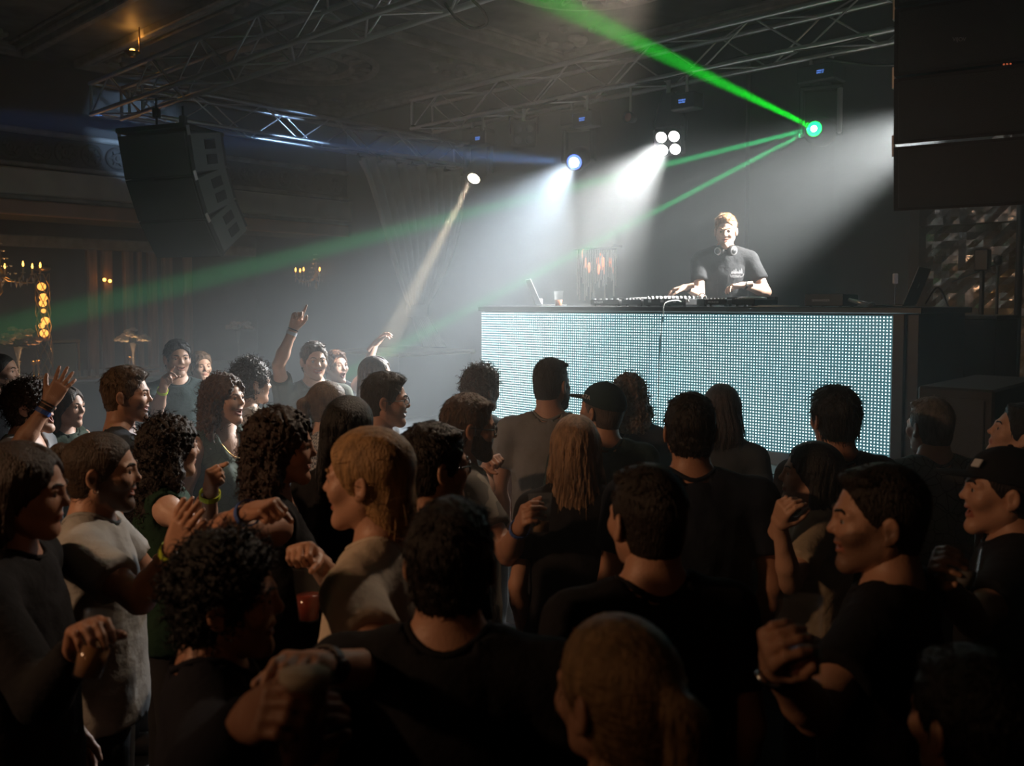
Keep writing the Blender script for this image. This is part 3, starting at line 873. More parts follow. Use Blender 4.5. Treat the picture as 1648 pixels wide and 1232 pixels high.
        wr = 0.0035*wob(X*1.0, Y*1.2, Z*0.55, 42, hx)+0.0025*wob(X, Y, Z, 75, hy)
        f.F += wr.astype(np.float32)
        for sd, (S, E, Wr, D, pn, pose, spec) in arms.items():
            if sleeve == 'tank':
                continue
            d = (E-S)/np.linalg.norm(E-S)
            fr = 0.62 if sleeve == 'tee' else (1.0 if sleeve == 'long' else 0.35)
            if sleeve == 'long':
                f.cone(S, E, 0.050*am+0.016, 0.046*am+0.013, 0.03); d2 = (Wr-E)/np.linalg.norm(Wr-E)
                f.cone(E, Wr, 0.046*am+0.013, 0.038, 0.02, clip=(E+(Wr-E)*0.93, d2))
            else:
                e = S+(E-S)*fr
                f.cone(S, e+d*0.05, 0.054*am+0.014, 0.052*am+0.019, 0.03, clip=(e, d))
        f.put(sl_, (hemz-Z)*-1.0+0*X+0*Y, 0, 'cut') if False else None
        f.F[sl_] = np.maximum(f.F[sl_], (hemz-Z)+0*X+0*Y)
        nk = {'crew': 0.074, 'wide': 0.092, 'vneck': 0.080}[neck]*(0.92 if fem else 1)
        nc = top+[0, -0.008, 1.50*s]
        f.cone(nc+[0, 0.0, -0.022 if neck != 'wide' else -0.045], nc+[0, 0, 0.12], nk, nk+0.02, 0.008, 'cut')
        if neck == 'vneck' or neck == 'wide':
            f.cone(nc+[0, 0.09, -0.02], nc+[0, 0.13, -0.13 if neck == 'vneck' else -0.07], 0.065, 0.018 if neck == 'vneck' else 0.05, 0.004, 'cut')
        if sleeve == 'tank':
            for sd in (-1, 1): f.ell(top+[sd*(shw+0.035), -0.01, 1.42*s], [0.062, 0.09, 0.10], 0.004, 'cut')
        V, Q = f.mesh()
        so = mesh_obj('dress' if dress else 'shirt', toW(V), Q, shirt, ob)
        if neck == 'crew':
            ring = []; ix = lambda x, a: int(np.clip(round((x-f.lo[a])/f.h), 0, f.n[a]-1))
            for a in np.linspace(0, 2*PI, 25)[:-1]:
                x = nc[0]+(nk+0.004)*math.cos(a); y = nc[1]+(nk+0.004)*math.sin(a)
                colz = f.F[ix(nc[0]+(nk+0.012)*math.cos(a), 0), ix(nc[1]+(nk+0.012)*math.sin(a), 1), :]
                w = np.where(colz < 0)[0]
                if len(w) == 0: continue
                k = w[-1]; z = f.ax[2][k]+(f.h*colz[k]/(colz[k]-colz[k+1]) if k+1 < len(colz) else 0)
                ring.append([x, y, min(z, nc[2]+0.045)])
            ring = np.array(ring)
            if len(ring) > 8:
                zz = ring[:, 2]; zz = (np.roll(zz, 1)+2*zz+np.roll(zz, -1))/4; ring[:, 2] = (np.roll(zz, 1)+2*zz+np.roll(zz, -1))/4
                e = MB().tube([tuple(r) for r in ring], 0.0075, 6, True)
                mesh_obj('collar', toW(np.array(e.v)), e.f, shirt, so)
    hp_ = 0.024 if low else 0.020
    f = Field((-0.27*bulk, -0.2, 0.0), (0.27*bulk, 0.2, 1.08*s), hp_)
    f.ell([0, 0.0, 0.94*s], np.array([0.165*sl*(1.08 if fem else 1), 0.118*sk*bulk, 0.13*s])+0.008, 0.03)
    for sd in (-1, 1):
        f.cone([sd*0.088*sl, 0, 0.90*s], [sd*0.10, 0.012, 0.50*s], 0.088*sl+0.010, 0.056+0.014, 0.03)
        f.cone([sd*0.10, 0.005, 0.50*s], [sd*0.105, -0.012, 0.07], 0.068, 0.060, 0.02)
    q = f.sub((-9, -9, -9), (9, 9, 9)); sl_, X, Y, Z = q
    f.F[sl_] = np.maximum(f.F[sl_]+0.003*wob(X, Y, Z, 50, hx), np.maximum(0.06-Z, Z-1.0*s)+0*X+0*Y)
    V, Q = f.mesh(); mesh_obj('trousers', toW(V), Q, pants or MAT_BLACKJEANS, ob)
    f = Field((-0.2, -0.13, -0.005), (0.2, 0.26, 0.13), 0.014)
    for sd in (-1, 1):
        f.cone([sd*0.105, -0.045, 0.055], [sd*0.118, 0.09, 0.045], 0.046, 0.046, 0.02); f.cone([sd*0.118, 0.09, 0.045], [sd*0.126, 0.16, 0.035], 0.046, 0.034, 0.02)
        f.cone([sd*0.105, -0.03, 0.06], [sd*0.105, -0.03, 0.11], 0.044, 0.042, 0.02)
    f.F = np.maximum(f.F, 0.004-f.ax[2][None, None, :])
    V, Q = f.mesh()
    for sd in (-1, 1):
        sel = (V[Q].mean(1)[:, 0]*sd) > 0
        q = Q[sel]; u, inv = np.unique(q, return_inverse=True)
        mesh_obj('shoe', toW(V[u]), inv.reshape(q.shape).astype(np.int32), MAT_SHOE, ob)
    # ---- head pieces
    def toH(P): return toW((np.asarray(P, dtype=float)*hs) @ Rh.T+head_l)
    hm = hair_mat(haircol)
    if hair is not None:
        st = strands if strands is not None else (220 if low else 700)
        if hair[0] == 'long': st = int(st*1.5)
        seed = int(hx) % 3
        V, Q = hair_template(hair[0], hair[1] if len(hair) > 1 else 0.25, seed, st, 0.0062 if low else 0.0052)
        mesh_obj('hair', toH(V), Q, hm, ob)
    face = abs(((hyaw+180) % 360)-180) > 40
    if beard:
        V, Q = beard_template(jd, 0, beard, 0.005, mw); mesh_obj('beard', toH(V), Q, hm, ob)
    if face:
        def sy(x, z):
            m = (np.abs(hV[:, 0]-x) < 0.005) & (np.abs(hV[:, 2]-z) < 0.005)
            return hV[m][:, 1].max() if m.any() else 0.08
        for sd in (-1, 1):
            e = MB().ball((0, 0, 0), 0.0118, n=12, m=8); 
            o = mesh_obj('eye', toH(np.array(e.v)+[sd*0.032, 0.0735, 0.0025]), e.f, MAT_EYE, ob)
            e = MB().ball((0, 0, 0), 0.0064, 0.0030, 0.0064, n=10, m=6)
            mesh_obj('iris', toH(np.array(e.v)+[sd*0.032, 0.0835, 0.0025]), e.f, MAT_IRIS, o)
            if brow:
                pts = [(sd*x, sy(sd*x, z)+0.0005, z) for x, z in ((0.013, 0.022), (0.022, 0.0265), (0.033, 0.029), (0.042, 0.027), (0.048, 0.022))]
                e = MB().tube(pts, [0.0022, 0.0036, 0.0036, 0.0028, 0.0012] if not fem else [0.0016, 0.0024, 0.0022, 0.0018, 0.0008], 6)
                mesh_obj('eyebrow', toH(e.v), e.f, hm, ob)
        if mouth != 'shut':
            e = MB()
            for j in range(7):
                x = -0.018+0.006*j; y = 0.0765-14*x*x
                e.box((x, y, zc+0.0005), 0.0028, 0.003, 0.0042)
            mesh_obj('teeth', toH(e.v), e.f, MAT_TEETH, ob)
            if mouth in ('open', 'shout'):
                e = MB()
                for j in range(6):
                    x = -0.0145+0.0058*j; y = 0.0745-14*x*x
                    e.box((x, y, zc-jd-0.001), 0.0026, 0.003, 0.003)
                mesh_obj('teeth', toH(e.v), e.f, MAT_TEETH, ob)
    if glasses:
        e = MB(); g = None
        for sd in (-1, 1):
            e.tube([(sd*(0.033+0.024*math.cos(a)*(1 if abs(math.cos(a)) > .0 else 1)), 0.0955-0.010*math.cos(a), 0.0+0.017*math.sin(a)) for a in np.linspace(0, 2*PI, 13)[:-1]], 0.0021, 5, True)
            e.tube([(sd*0.057, 0.086, 0.006), (sd*0.075, 0.04, 0.006), (sd*0.083, -0.01, 0.010), (sd*0.083, -0.022, -0.006)], 0.0022, 5)
        e.tube([(-0.009, 0.105, 0.004), (0, 0.108, 0.006), (0.009, 0.105, 0.004)], 0.002, 5)
        g = mesh_obj('glasses', toH(e.v), e.f, MAT_BLACKPLASTIC, ob)
        for sd in (-1, 1):
            e = MB().lathe((sd*0.033, 0.0955, 0.0), [(0.0001, 0), (0.0185, 0.0)], 12, (sd*0.35, 1, 0))
            mesh_obj('lens', toH(e.v), e.f, MAT_LENS, g)
    info = dict(ob=ob, toH=toH, toW=toW, frames=frames, arms=arms, s=s, top=top, RB=RB, root=root, Y=Yd)
    PEOPLE.append((label, round(1.78*s, 2), round(Yd, 2)))
    return info
PEOPLE = []
def band(p, sd, m, name='wristband', at_=0.90, w=0.011, r=0.0345):
    """a band round the wrist of side sd"""
    S, E, Wr, D, pn, pose, spec = p['arms'][sd]
    a = E+(Wr-E)*at_; d = (Wr-E)/np.linalg.norm(Wr-E)
    e = MB().lathe(tuple(a), [(r-0.003, -w*0.5), (r, -w*0.5), (r, w*0.5), (r-0.003, w*0.5), (r-0.003, -w*0.5)], 18, tuple(d))
    return mesh_obj(name, p['toW'](np.array(e.v)), e.f, m, p['ob'], smooth=False)
def watch(p, sd, strap, case, at_=0.92, out=None):
    b = band(p, sd, strap, 'wristwatch', at_, 0.020, 0.034)
    S, E, Wr, D, pn, pose, spec = p['arms'][sd]
    a = p['toW'](np.array([E+(Wr-E)*at_]))[0]
    z = p['frames'][sd][3] if out is None else np.array(out, dtype=float)
    d = p['RB'] @ ((Wr-E)/np.linalg.norm(Wr-E)); z = z-d*np.dot(z, d); z /= np.linalg.norm(z)
    e = MB().lathe(tuple(a+z*0.030), [(0.0001, 0), (0.019, 0), (0.021, 0.004), (0.019, 0.009), (0.0001, 0.009)], 18, tuple(z))
    mesh_obj('watch_case', e.v, e.f, case, b)
    return b
def cap(p, m, brim_m, brim_yaw=0, name='cap'):
    f = Field((-0.12, -0.14, -0.01), (0.12, 0.135, 0.16), 0.005)
    f.ell((0, -0.010, 0.036), (0.089, 0.108, 0.100), 0)
    f.F = np.maximum(f.F, (0.036-f.ax[2])[None, None, :]+0.10*f.ax[1][None, :, None])
    V, Q = f.mesh()
    o = mesh_obj(name, p['toH'](V), Q, m, p['ob'])
    f = Field((-0.10, 0.04, 0.01), (0.10, 0.21, 0.08), 0.0045)
    f.ell((0, 0.100, 0.050), (0.082, 0.092, 0.011), 0, rot=rotx(-3))
    X, Y, Z = f.grids()
    f.F = np.maximum(f.F, np.abs(Z-0.047+1.6*X*X+0.08*(Y-0.1))-0.0035+0*X)
    f.F = np.maximum(f.F, 0.074-np.abs(X)*0.2-Y+0*Z)
    V, Q = f.mesh(); mesh_obj('brim', p['toH'](V), Q, brim_m, o)
    e = MB().ball((0, -0.010, 0.137), 0.008, 0.008, 0.005); mesh_obj('button', p['toH'](e.v), e.f, m, o)
    return o
CUP_CLEAR = glassy('clear_plastic', (0.30, 0.32, 0.33), 0.06, 0.08)
def drink_mat(c): return mat('drink', c, 0.15, spec=0.6)
def cup(label, base, axis=(0, 0, 1), h=0.125, r0=0.028, r1=0.040, fill=0.45, liquid=(0.25, 0.07, 0.03), foam=None, group='plastic cups of drink in the crowd', m=None):
    base = Vector(base); ax = Vector(axis).normalized()
    ob = empty('plastic_cup', base, label, 'cup', group)
    MB().lathe(base, [(0.0001, 0.001), (r0, 0), (r1, h), (r1+0.0015, h), (r1+0.0015, h-0.004), (r1-0.0015, h-0.004), (r0-0.0015, 0.003), (0.0001, 0.003)], 20, ax).build('cup_wall', m or CUP_CLEAR, ob, True)
    if fill:
        rr = r0+(r1-r0)*fill
        MB().lathe(base, [(0.0001, 0.004), (r0-0.003, 0.004), (rr-0.003, h*fill), (0.0001, h*fill)], 20, ax).build('drink', drink_mat(liquid), ob, True)
        if foam:
            MB().lathe(base+ax*(h*fill), [(0.0001, 0.0), (rr-0.003, 0), (rr-0.002, foam), (0.0001, foam)], 20, ax).build('foam', mat('foam', (0.7, 0.62, 0.5), 0.8), ob, True)
    return ob
def held_cup(p, sd, label, **kw):
    wr, x, y, z, k = p['frames'][sd]
    c = wr+y*0.085*k-z*0.052*k
    up = Vector(x)*(1 if x[2] > 0 else -1); up = (up*0.35+Vector((0, 0, 1))).normalized()
    h = kw.get('h', 0.125)
    return cup(label, Vector(c)-up*(h*0.45), up, **kw)

# ------------------------------------------------------------ the room
def atz(px, py, z):
    d = raydir(px, py); t = (z-CAMZ)/d.z
    return Vector((0, 0, CAMZ))+d*t
M_FLOOR = mat('floor_screed', (0.045, 0.048, 0.052), 0.35, 0, 0.2, 8, 0.35, 1.6)
M_BLACKWALL = mat('black_wall_paint', (0.020, 0.021, 0.023), 0.75, 0, 0.3, 12, 0.25, 2)
M_CEIL = mat('ceiling_plaster', (0.14, 0.145, 0.135), 0.6, 0, 0.8, 3.2, 0.5, 3)
M_MOULD = mat('plaster_moulding', (0.34, 0.33, 0.30), 0.5, 0, 0.4, 20, 0.3, 6)
M_LEDGE = mat('painted_ledge', (0.75, 0.72, 0.66), 0.55, 0, 0.2, 10, 0.12, 3)
M_LEDGE2 = mat('pink_ledge', (0.60, 0.36, 0.26), 0.55, 0, 0.2, 10, 0.12, 3)
M_STAGE = mat('stage_deck_paint', (0.16, 0.17, 0.18), 0.32, 0, 0.15, 30, 0.3, 4)
M_MATTBLACK = mat('matt_black_paint', (0.014, 0.015, 0.017), 0.6, 0, 0.2, 60)
M_BOOTH = mat('booth_laminate', (0.030, 0.034, 0.040), 0.4)
M_ALU = mat('truss_aluminium', (0.72, 0.72, 0.73), 0.36, 1.0, 0.05, 60)
M_SPK = mat('speaker_paint', (0.028, 0.029, 0.031), 0.65, 0, 0.4, 150)
M_GRILLE = mat('speaker_grille', (0.060, 0.064, 0.068), 0.6, 0.1, 0.6, 260)
M_SIDEPLATE = mat('speaker_side_plate', (0.16, 0.17, 0.175), 0.6, 0, 0.3, 80)
M_CABLE = mat('rubber_cable', (0.012, 0.012, 0.012), 0.6)
M_CURTAIN = mat('grey_velvet', (0.55, 0.54, 0.53), 0.95, 0, 0.3, 60, 0.1, 5, spec=0.1)
M_PIL = mat('brown_timber', (0.34, 0.21, 0.14), 0.45, 0, 0.2, 40, 0.4, 12, stretch=(1, 1, 0.1))

box = lambda *a, **k: MB().ubox(*a, **k)
box(-11.3, 7.2, -9.0, 4.7, -0.1, 0.0).build('floor', M_FLOOR, loc=(0, 0, 0), kind='structure')
ceiling = box(-11.3, 7.2, -9.0, 4.7, 5.45, 5.6).build('ceiling', M_CEIL, kind='structure')
box(-11.3, 7.2, 4.55, 4.7, 0, 5.45).build('wall_back', M_BLACKWALL, kind='structure')
box(7.05, 7.2, -9.0, 4.55, 0, 5.45).build('wall_right', M_BLACKWALL, kind='structure')
box(-11.3, 7.2, -9.15, -9.0, 0, 5.6).build('wall_front', M_BLACKWALL, kind='structure')
wall_left = box(-11.3, -11.15, -9.0, 4.55, 0, 5.45).build('wall_left', mat('brown_wall_panelling', (0.055, 0.042, 0.036), 0.55, 0, 0.3, 10, 0.4, 2.5), kind='structure')
# bulkhead with its frieze and ledges over the seating alcove on the left
bulk = box(-9.6, -8.0, -9.0, 4.55, 3.36, 5.45).build('wall_bulkhead', mat('bulkhead_plaster', (0.075, 0.070, 0.064), 0.7, 0, 0.5, 9, 0.3, 2), kind='structure')
MB().ubox(-8.0, -7.86, -9.0, 4.55, 3.58, 3.94, 0.02).build('upper_ledge', M_LEDGE, bulk)
MB().ubox(-8.0, -7.90, -9.0, 4.55, 3.52, 3.575, 0.01).build('shadow_bead', M_MOULD, bulk)
MB().ubox(-8.0, -7.93, -9.0, 4.55, 3.30, 3.51, 0.02).build('lower_ledge', M_LEDGE2, bulk)
MB().ubox(-8.0, -7.90, -9.0, 4.55, 4.42, 4.50, 0.02).build('frieze_rail', M_MOULD, bulk)
MB().ubox(-8.0, -7.92, -9.0, 4.55, 3.97, 4.03, 0.015).build('frieze_rail', M_MOULD, bulk)
scroll = MB()
for j in range(2): scroll.lathe((0, 0, 0), [(0.17-0.09*j, 0), (0.15-0.09*j, 0.035), (0.115-0.09*j, 0.0)], 14, UX)
scroll.ball((0, 0, 0), 0.03, 0.03, 0.05)
for k in range(6):
    a = k*PI/3; d = VX*math.cos(a)+Vector((0, 0, 1))*math.sin(a)
    scroll.cyl(d*0.06, d*0.15, 0.022, 0.008, 5)
sme = None
for i in range(38):
    v = 4.3-0.36*i
    if sme is None:
        o = scroll.build('rosette', bpy.data.materials['bulkhead_plaster'], bulk, True); sme = o.data
    else:
        o = bpy.data.objects.new('rosette', sme); COL.objects.link(o); o.parent = bulk
    o.location = W(-7.985, v, 4.23)
for i, (a, b) in enumerate(((140, 156), (164, 181), (199, 214), (238, 252), (262, 277), (296, 308), (222, 228))):
    p = at_u(a, 500, -11.1); q = at_u(b, 500, -11.1); va, vb = uv_of(p)[1], uv_of(q)[1]
    MB().ubox(-11.15, -11.02, va, vb, 0.3, 3.05, 0.02).build('pilaster', M_PIL, wall_left)
MB().ubox(-11.15, -11.06, -9.0, 4.5, 3.05, 3.25, 0.02).build('picture_rail', M_MOULD, wall_left)
# ceiling mouldings
def mould(a, b, z=5.45, w=0.10, n=3):
    pa, pb = atz(*a, z), atz(*b, z); d = (pb-pa).normalized(); s = Vector((-d.y, d.x, 0))
    m = MB()
    for k in range(n):
        o = s*((k-(n-1)/2)*w*1.15)
        m.box((pa+pb)/2+o-Vector((0, 0, 0.035-0.012*(k % 2))), (pb-pa).length/2, w/2, 0.035, d, s, (0, 0, 1), 0.012)
    return m.build('ceiling_moulding', M_MOULD, ceiling)
for u0, u1, v0, v1 in ((-7.6, -3.2, -0.4, 4.2), (-2.6, 2.0, -0.4, 4.2), (2.6, 6.6, -0.4, 4.2), (-7.6, -3.2, -5.6, -1.0), (-2.6, 2.0, -5.6, -1.0), (2.6, 6.6, -5.6, -1.0)):
    for k, w in enumerate((0.0, 0.16, 0.30)):
        m = MB(); t = (0.10, 0.05, 0.03)[k]; dz = (0.10, 0.06, 0.04)[k]
        a0, a1, b0, b1 = u0+w, u1-w, v0+w, v1-w
        m.ubox(a0, a1, b0, b0+t, 5.45-dz, 5.46, 0.015); m.ubox(a0, a1, b1-t, b1, 5.45-dz, 5.46, 0.015)
        m.ubox(a0, a0+t, b0, b1, 5.45-dz, 5.46, 0.015); m.ubox(a1-t, a1, b0, b1, 5.45-dz, 5.46, 0.015)
        m.build('coffer_moulding', M_MOULD, ceiling)
    c = W((u0+u1)/2, (v0+v1)/2, 5.45)
    m = MB()
    for r in (0.35, 0.62, 0.95): m.lathe(c, [(r, 0), (r+0.03, -0.045), (r+0.08, -0.05), (r+0.11, 0)], 36)
    for k in range(24):
        a = k*PI/12; d = Vector((math.cos(a), math.sin(a), 0))
        m.cyl(c+d*0.70-Vector((0, 0, 0.02)), c+d*0.92-Vector((0, 0, 0.02)), 0.045, 0.02, 6)
        m.cyl(c+d*0.12-Vector((0, 0, 0.02)), c+d*0.33-Vector((0, 0, 0.02)), 0.04, 0.015, 6)
    m.build('ceiling_rose', M_MOULD, ceiling, True)
    for cu in (0.55, -0.55):           # scrolled corner ornaments
        for cv in (0.55, -0.55):
            m = MB(); cc = W((u0+u1)/2+cu*(u1-u0)*0.62, (v0+v1)/2+cv*(v1-v0)*0.62, 5.43)
            for k in range(9):
                a = k*0.75; d = UX*math.cos(a)+VX*math.sin(a)
                m.ball(cc+d*(0.10+0.05*k), 0.10-0.006*k, 0.10-0.006*k, 0.05, 8, 5)
            m.build('corner_ornament', M_MOULD, ceiling, True)
# back wall relief: dark return beside the foil-clad wall
box(-1.0, 0.1, 4.45, 4.56, 0.9, 5.0).build('wall_panel_left', M_BLACKWALL, kind='structure')
pc0, pc1 = uv_of(at_v(1340, 400, 4.2))[0], uv_of(at_v(1463, 400, 4.2))[0]
box(pc0, pc1, 4.2, 4.56, 0.0, 5.45).build('wall_pier', mat('pier_paint', (0.030, 0.033, 0.037), 0.8, 0, 0.2, 20), kind='structure')
M_FOIL = mat('crumpled_foil', (0.22, 0.21, 0.20), 0.12, 0.9, 1.0, 7.0, 0.6, 9)
fu0 = pc1; fu1 = 6.95
foil = empty('foil_wall_cladding', W(fu0, 4.5, 1.0), 'dark crumpled mirror foil panels covering the wall behind the stage right', 'wall cladding')
rng = random.Random(5)
nu, nz = 5, 4
for i in range(nu):
    for j in range(nz):
        a, b = fu0+(fu1-fu0)*i/nu, fu0+(fu1-fu0)*(i+1)/nu-0.015; z0, z1 = 1.0+0.95*j, 1.0+0.95*(j+1)-0.015
        n = 12; m = MB(); P = []
        for jj in range(n+1):
            for ii in range(n+1):
                e = 0 if ii in (0, n) or jj in (0, n) else 1
                P.append(W(a+(b-a)*ii/n, 4.50-0.035*rng.random()*e, z0+(z1-z0)*jj/n))
        m.add(P, [(q*(n+1)+p, q*(n+1)+p+1, (q+1)*(n+1)+p+1, (q+1)*(n+1)+p) for q in range(n) for p in range(n)])
        m.build('foil_panel', M_FOIL, foil)
# ------------------------------------------------------------ stage, booth
deck = box(-0.85, 6.9, -1.28, 4.5, 0.0, 1.0, bev=0.0).build('stage', M_MATTBLACK, kind='structure')
for i in range(4):
    for j in range(3):
        MB().ubox(-0.85+1.9375*i+0.004, -0.85+1.9375*(i+1)-0.004, -1.28+1.926*j+0.004, -1.28+1.926*(j+1)-0.004, 1.0, 1.012, 0.003).build('deck_board', M_STAGE, deck)
MB().ubox(-0.85, 6.9, -1.30, -1.28, 0.93, 1.0).build('nosing', M_ALU, deck)
zd = 1.012
wing = box(-5.6, -4.1, 2.5, 3.9, 0, 1.34).build('stage_wing', M_MATTBLACK, kind='structure')
MB().ubox(-5.65, -4.05, 2.45, 3.95, 1.34, 1.385, 0.008).build('wing_top', mat('yellow_lit_edge', (0.55, 0.46, 0.30), 0.6), wing)  # yellow light on the wing edge is put into its colour
booth = empty('dj_booth', W(1.72, 0.4, zd), 'long black DJ booth with glowing dotted LED front on the stage', 'booth')
BL = 3.45
MB().ubox(0, BL+0.14, 0.03, 0.92, zd, 2.012, 0.004).build('body', M_BOOTH, booth)
MB().ubox(-0.03, BL+0.17, -0.02, 0.97, 2.012, 2.052, 0.006).build('table_top', mat('table_laminate', (0.035, 0.038, 0.042), 0.3), booth)
MB().ubox(BL, BL+0.07, -0.01, 0.03, zd, 2.012, 0.004).build('corner_post', M_BOOTH, booth)
MB().ubox(-0.0, BL, -0.0, 0.03, zd, 1.10, 0.003).build('kick_board', mat('kick_board_grey', (0.18, 0.2, 0.22), 0.5), booth)
M_LEDBACK = emit('led_mask_bloom', (0.045, 0.125, 0.150), 1.0, (0.03, 0.07, 0.08))  # glow between the dots is added to the mask to imitate lens bloom
scr = []
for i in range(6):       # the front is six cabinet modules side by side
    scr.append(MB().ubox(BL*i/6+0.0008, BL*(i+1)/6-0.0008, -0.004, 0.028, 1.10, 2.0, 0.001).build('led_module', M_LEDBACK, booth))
m_led = bpy.data.materials.new('led_light'); m_led.use_nodes = True
nt = m_led.node_tree; b = nt.nodes['Principled BSDF']
b.inputs['Base Color'].default_value = (0.1, 0.1, 0.1, 1)
b.inputs['Emission Color'].default_value = (0.50, 0.93, 1.0, 1); b.inputs['Emission Strength'].default_value = LED_STRENGTH
_tc = nt.nodes.new('ShaderNodeTexCoord'); _n = nt.nodes.new('ShaderNodeTexNoise'); _n.inputs['Scale'].default_value = 2.2; _n.inputs['Detail'].default_value = 3
_r = nt.nodes.new('ShaderNodeValToRGB'); _r.color_ramp.elements[0].position = 0.35; _r.color_ramp.elements[1].position = 0.65
_r.color_ramp.elements[0].color = (0.55, 0.85, 0.92, 1); _r.color_ramp.elements[1].color = (0.78, 1.0, 0.96, 1)
nt.links.new(_tc.outputs['Object'], _n.inputs['Vector']); nt.links.new(_n.outputs['Fac'], _r.inputs[0]); nt.links.new(_r.outputs[0], b.inputs['Emission Color'])
def led_dots(i):
    V = []; Fc = []
    nc, nr = 28, 45
    for c in range(nc):
        for r in range(nr):
            u = BL*i/6+BL/6*(c+0.5)/nc; z = 1.10+0.90*(r+0.5)/nr
            n = len(V); rad = 0.0032
            ctr = W(u, -0.0052, z)
            for k in range(6):
                a = k*PI/3
                V.append(tuple(ctr+UX*(rad*math.cos(a))+Vector((0, 0, rad*math.sin(a)))))
            V.append(tuple(ctr-VX*0.003))
            Fc += [(n+6, n+k, n+(k+1) % 6) for k in range(6)]
    o = mesh_obj('led_dots', V, np.array(Fc, dtype=np.int32), m_led, scr[i], smooth=False)
    o['kind'] = 'stuff'
    return o
for i in range(6): led_dots(i)
# stage-right cases and subwoofer
c = at(1601, 628, 4.28); cu_, cv_ = uv_of(c); ctop = c.z
p = at_v(1477, 620, cv_); su0 = uv_of(p)[0]
sub = empty('subwoofer', W(cu_-0.3, cv_+0.4, 0), 'large dark grey subwoofer stack at the right front corner of the stage', 'speaker')
MB().ubox(su0, cu_, cv_, cv_+1.0, 0.0, ctop-0.62, 0.012).build('cabinet', M_SPK, sub)
MB().ubox(su0, cu_, cv_, cv_+1.0, ctop-0.61, ctop, 0.012).build('cabinet', M_SPK, sub)
for z0_, z1_ in ((0.06, ctop-0.68), (ctop-0.56, ctop-0.05)):
    MB().ubox(su0+0.04, cu_-0.04, cv_-0.012, cv_, z0_, z1_, 0.005).build('grille', M_GRILLE, sub)
a = at_v(1522, 507, 1.6); b = at_v(1604, 510, 1.6)
fc = empty('flight_case', W(uv_of(a)[0], 1.9, zd), 'black flight case standing behind the right end of the booth', 'case')
ua, ub = uv_of(a)[0], uv_of(b)[0]
MB().ubox(ua, ub, 1.6, 2.2, zd+0.08, a.z-0.03, 0.006).build('body', M_MATTBLACK, fc)
MB().ubox(ua-0.01, ub+0.01, 1.59, 2.21, a.z-0.03, a.z, 0.006).build('lid', M_MATTBLACK, fc)
for q in (ua+0.06, ub-0.06):
    for w in (1.66, 2.14): MB().cyl(W(q-0.02, w, zd+0.04), W(q+0.02, w, zd+0.04), 0.04, None, 12).build('caster', M_CABLE, fc)
# curtain tied back, hanging from the side truss
cur = empty('curtain', W(-4.67, 3.2, 4.15), 'pale grey gathered curtain tied back beside the stage', 'curtain')
ns, nt_ = 110, 40; P = []
for j in range(nt_+1):
    z = 4.13-(4.13-1.42)*j/nt_
    if z > 1.97: t = (4.13-z)/(4.13-1.97); vl = 2.22+(3.12-2.22)*t; vr = 4.22-(4.22-3.42)*(t**2.6); amp = 0.11*(1-0.65*t)
    else: t = (1.97-z)/0.55; vl = 3.12+0.26*t; vr = 3.42+0.42*t; amp = 0.03+0.02*t
    for i in range(ns+1):
        s = i/ns
        sc = 0.05*abs(math.sin(s*PI*6)) if j == 0 else (0.05*abs(math.sin(s*PI*6))*max(0, 1-j/4))
        P.append(W(-4.60+amp*math.sin(s*2*PI*11+0.6*math.sin(s*9)+0.3*math.sin(j*0.2)), vl+(vr-vl)*s, z-(0.05-sc)*max(0, 1-j/4)*1.6))
o = MB().add(P, [(j*(ns+1)+i, j*(ns+1)+i+1, (j+1)*(ns+1)+i+1, (j+1)*(ns+1)+i) for j in range(nt_) for i in range(ns)]).build('cloth', M_CURTAIN, cur, True)
md = o.modifiers.new('thick', 'SOLIDIFY'); md.thickness = 0.006
MB().lathe(W(-4.60, 3.27, 1.97), [(0.150, -0.09), (0.165, -0.05), (0.160, 0.05), (0.145, 0.09)], 20).build('tieback', M_CURTAIN, cur, True)
for i in range(7):
    MB().tube([W(-4.66, 2.24+i*0.33, 4.13), W(-4.64, 2.24+i*0.33, 4.17), W(-4.60, 2.24+i*0.33, 4.10)], 0.008, 5).build('curtain_hook', M_MATTBLACK, cur)

# ------------------------------------------------------------ trusses
def truss(label, p0, p1, side, size=0.34, bay=0.5):
    p0 = Vector(p0); p1 = Vector(p1); d = (p1-p0).normalized(); Ln = (p1-p0).length; s = Vector((-d.y, d.x, 0)).normalized(); z = Vector((0, 0, 1))
    ob = empty('lighting_truss', (p0+p1)/2, label, 'truss')
    cs = [p0-s*size/2, p0+s*size/2, p0-s*size/2+z*size, p0+s*size/2+z*size]
    for c in cs: rod('chord', c, c+d*Ln, 0.025, M_ALU, ob, 12)
    n = int(round(Ln/bay)); b = Ln/n
    for (i, j, ph) in ((0, 2, 0), (1, 3, 1), (0, 1, 0), (2, 3, 1)):
        for k in range(n):
            a, c = (cs[i], cs[j]) if (k+ph) % 2 == 0 else (cs[j], cs[i])
            rod('brace', a+d*(b*k+0.02), c+d*(b*(k+1)-0.02), 0.0095, M_ALU, ob, 6)
    for e in (0.02, Ln-0.02):
        for i, j in ((0, 1), (1, 3), (3, 2), (2, 0)): rod('end_strut', cs[i]+d*e, cs[j]+d*e, 0.018, M_ALU, ob, 8)
    return ob
TZ = 4.2
truss('front truss running above the crowd from the left corner towards the camera', W(-4.95, -1.08, TZ), W(6.6, -1.08, TZ), 0)
truss('blue-lit side truss running back towards the curtain, above the left speaker array', W(-4.67, -0.88, TZ-0.0), W(-4.67, 4.3, TZ-0.0), 0)
rear_truss = truss('rear truss over the DJ that carries the stage lights', W(-2.92, 1.9, TZ), W(6.6, 1.9, TZ), 0)
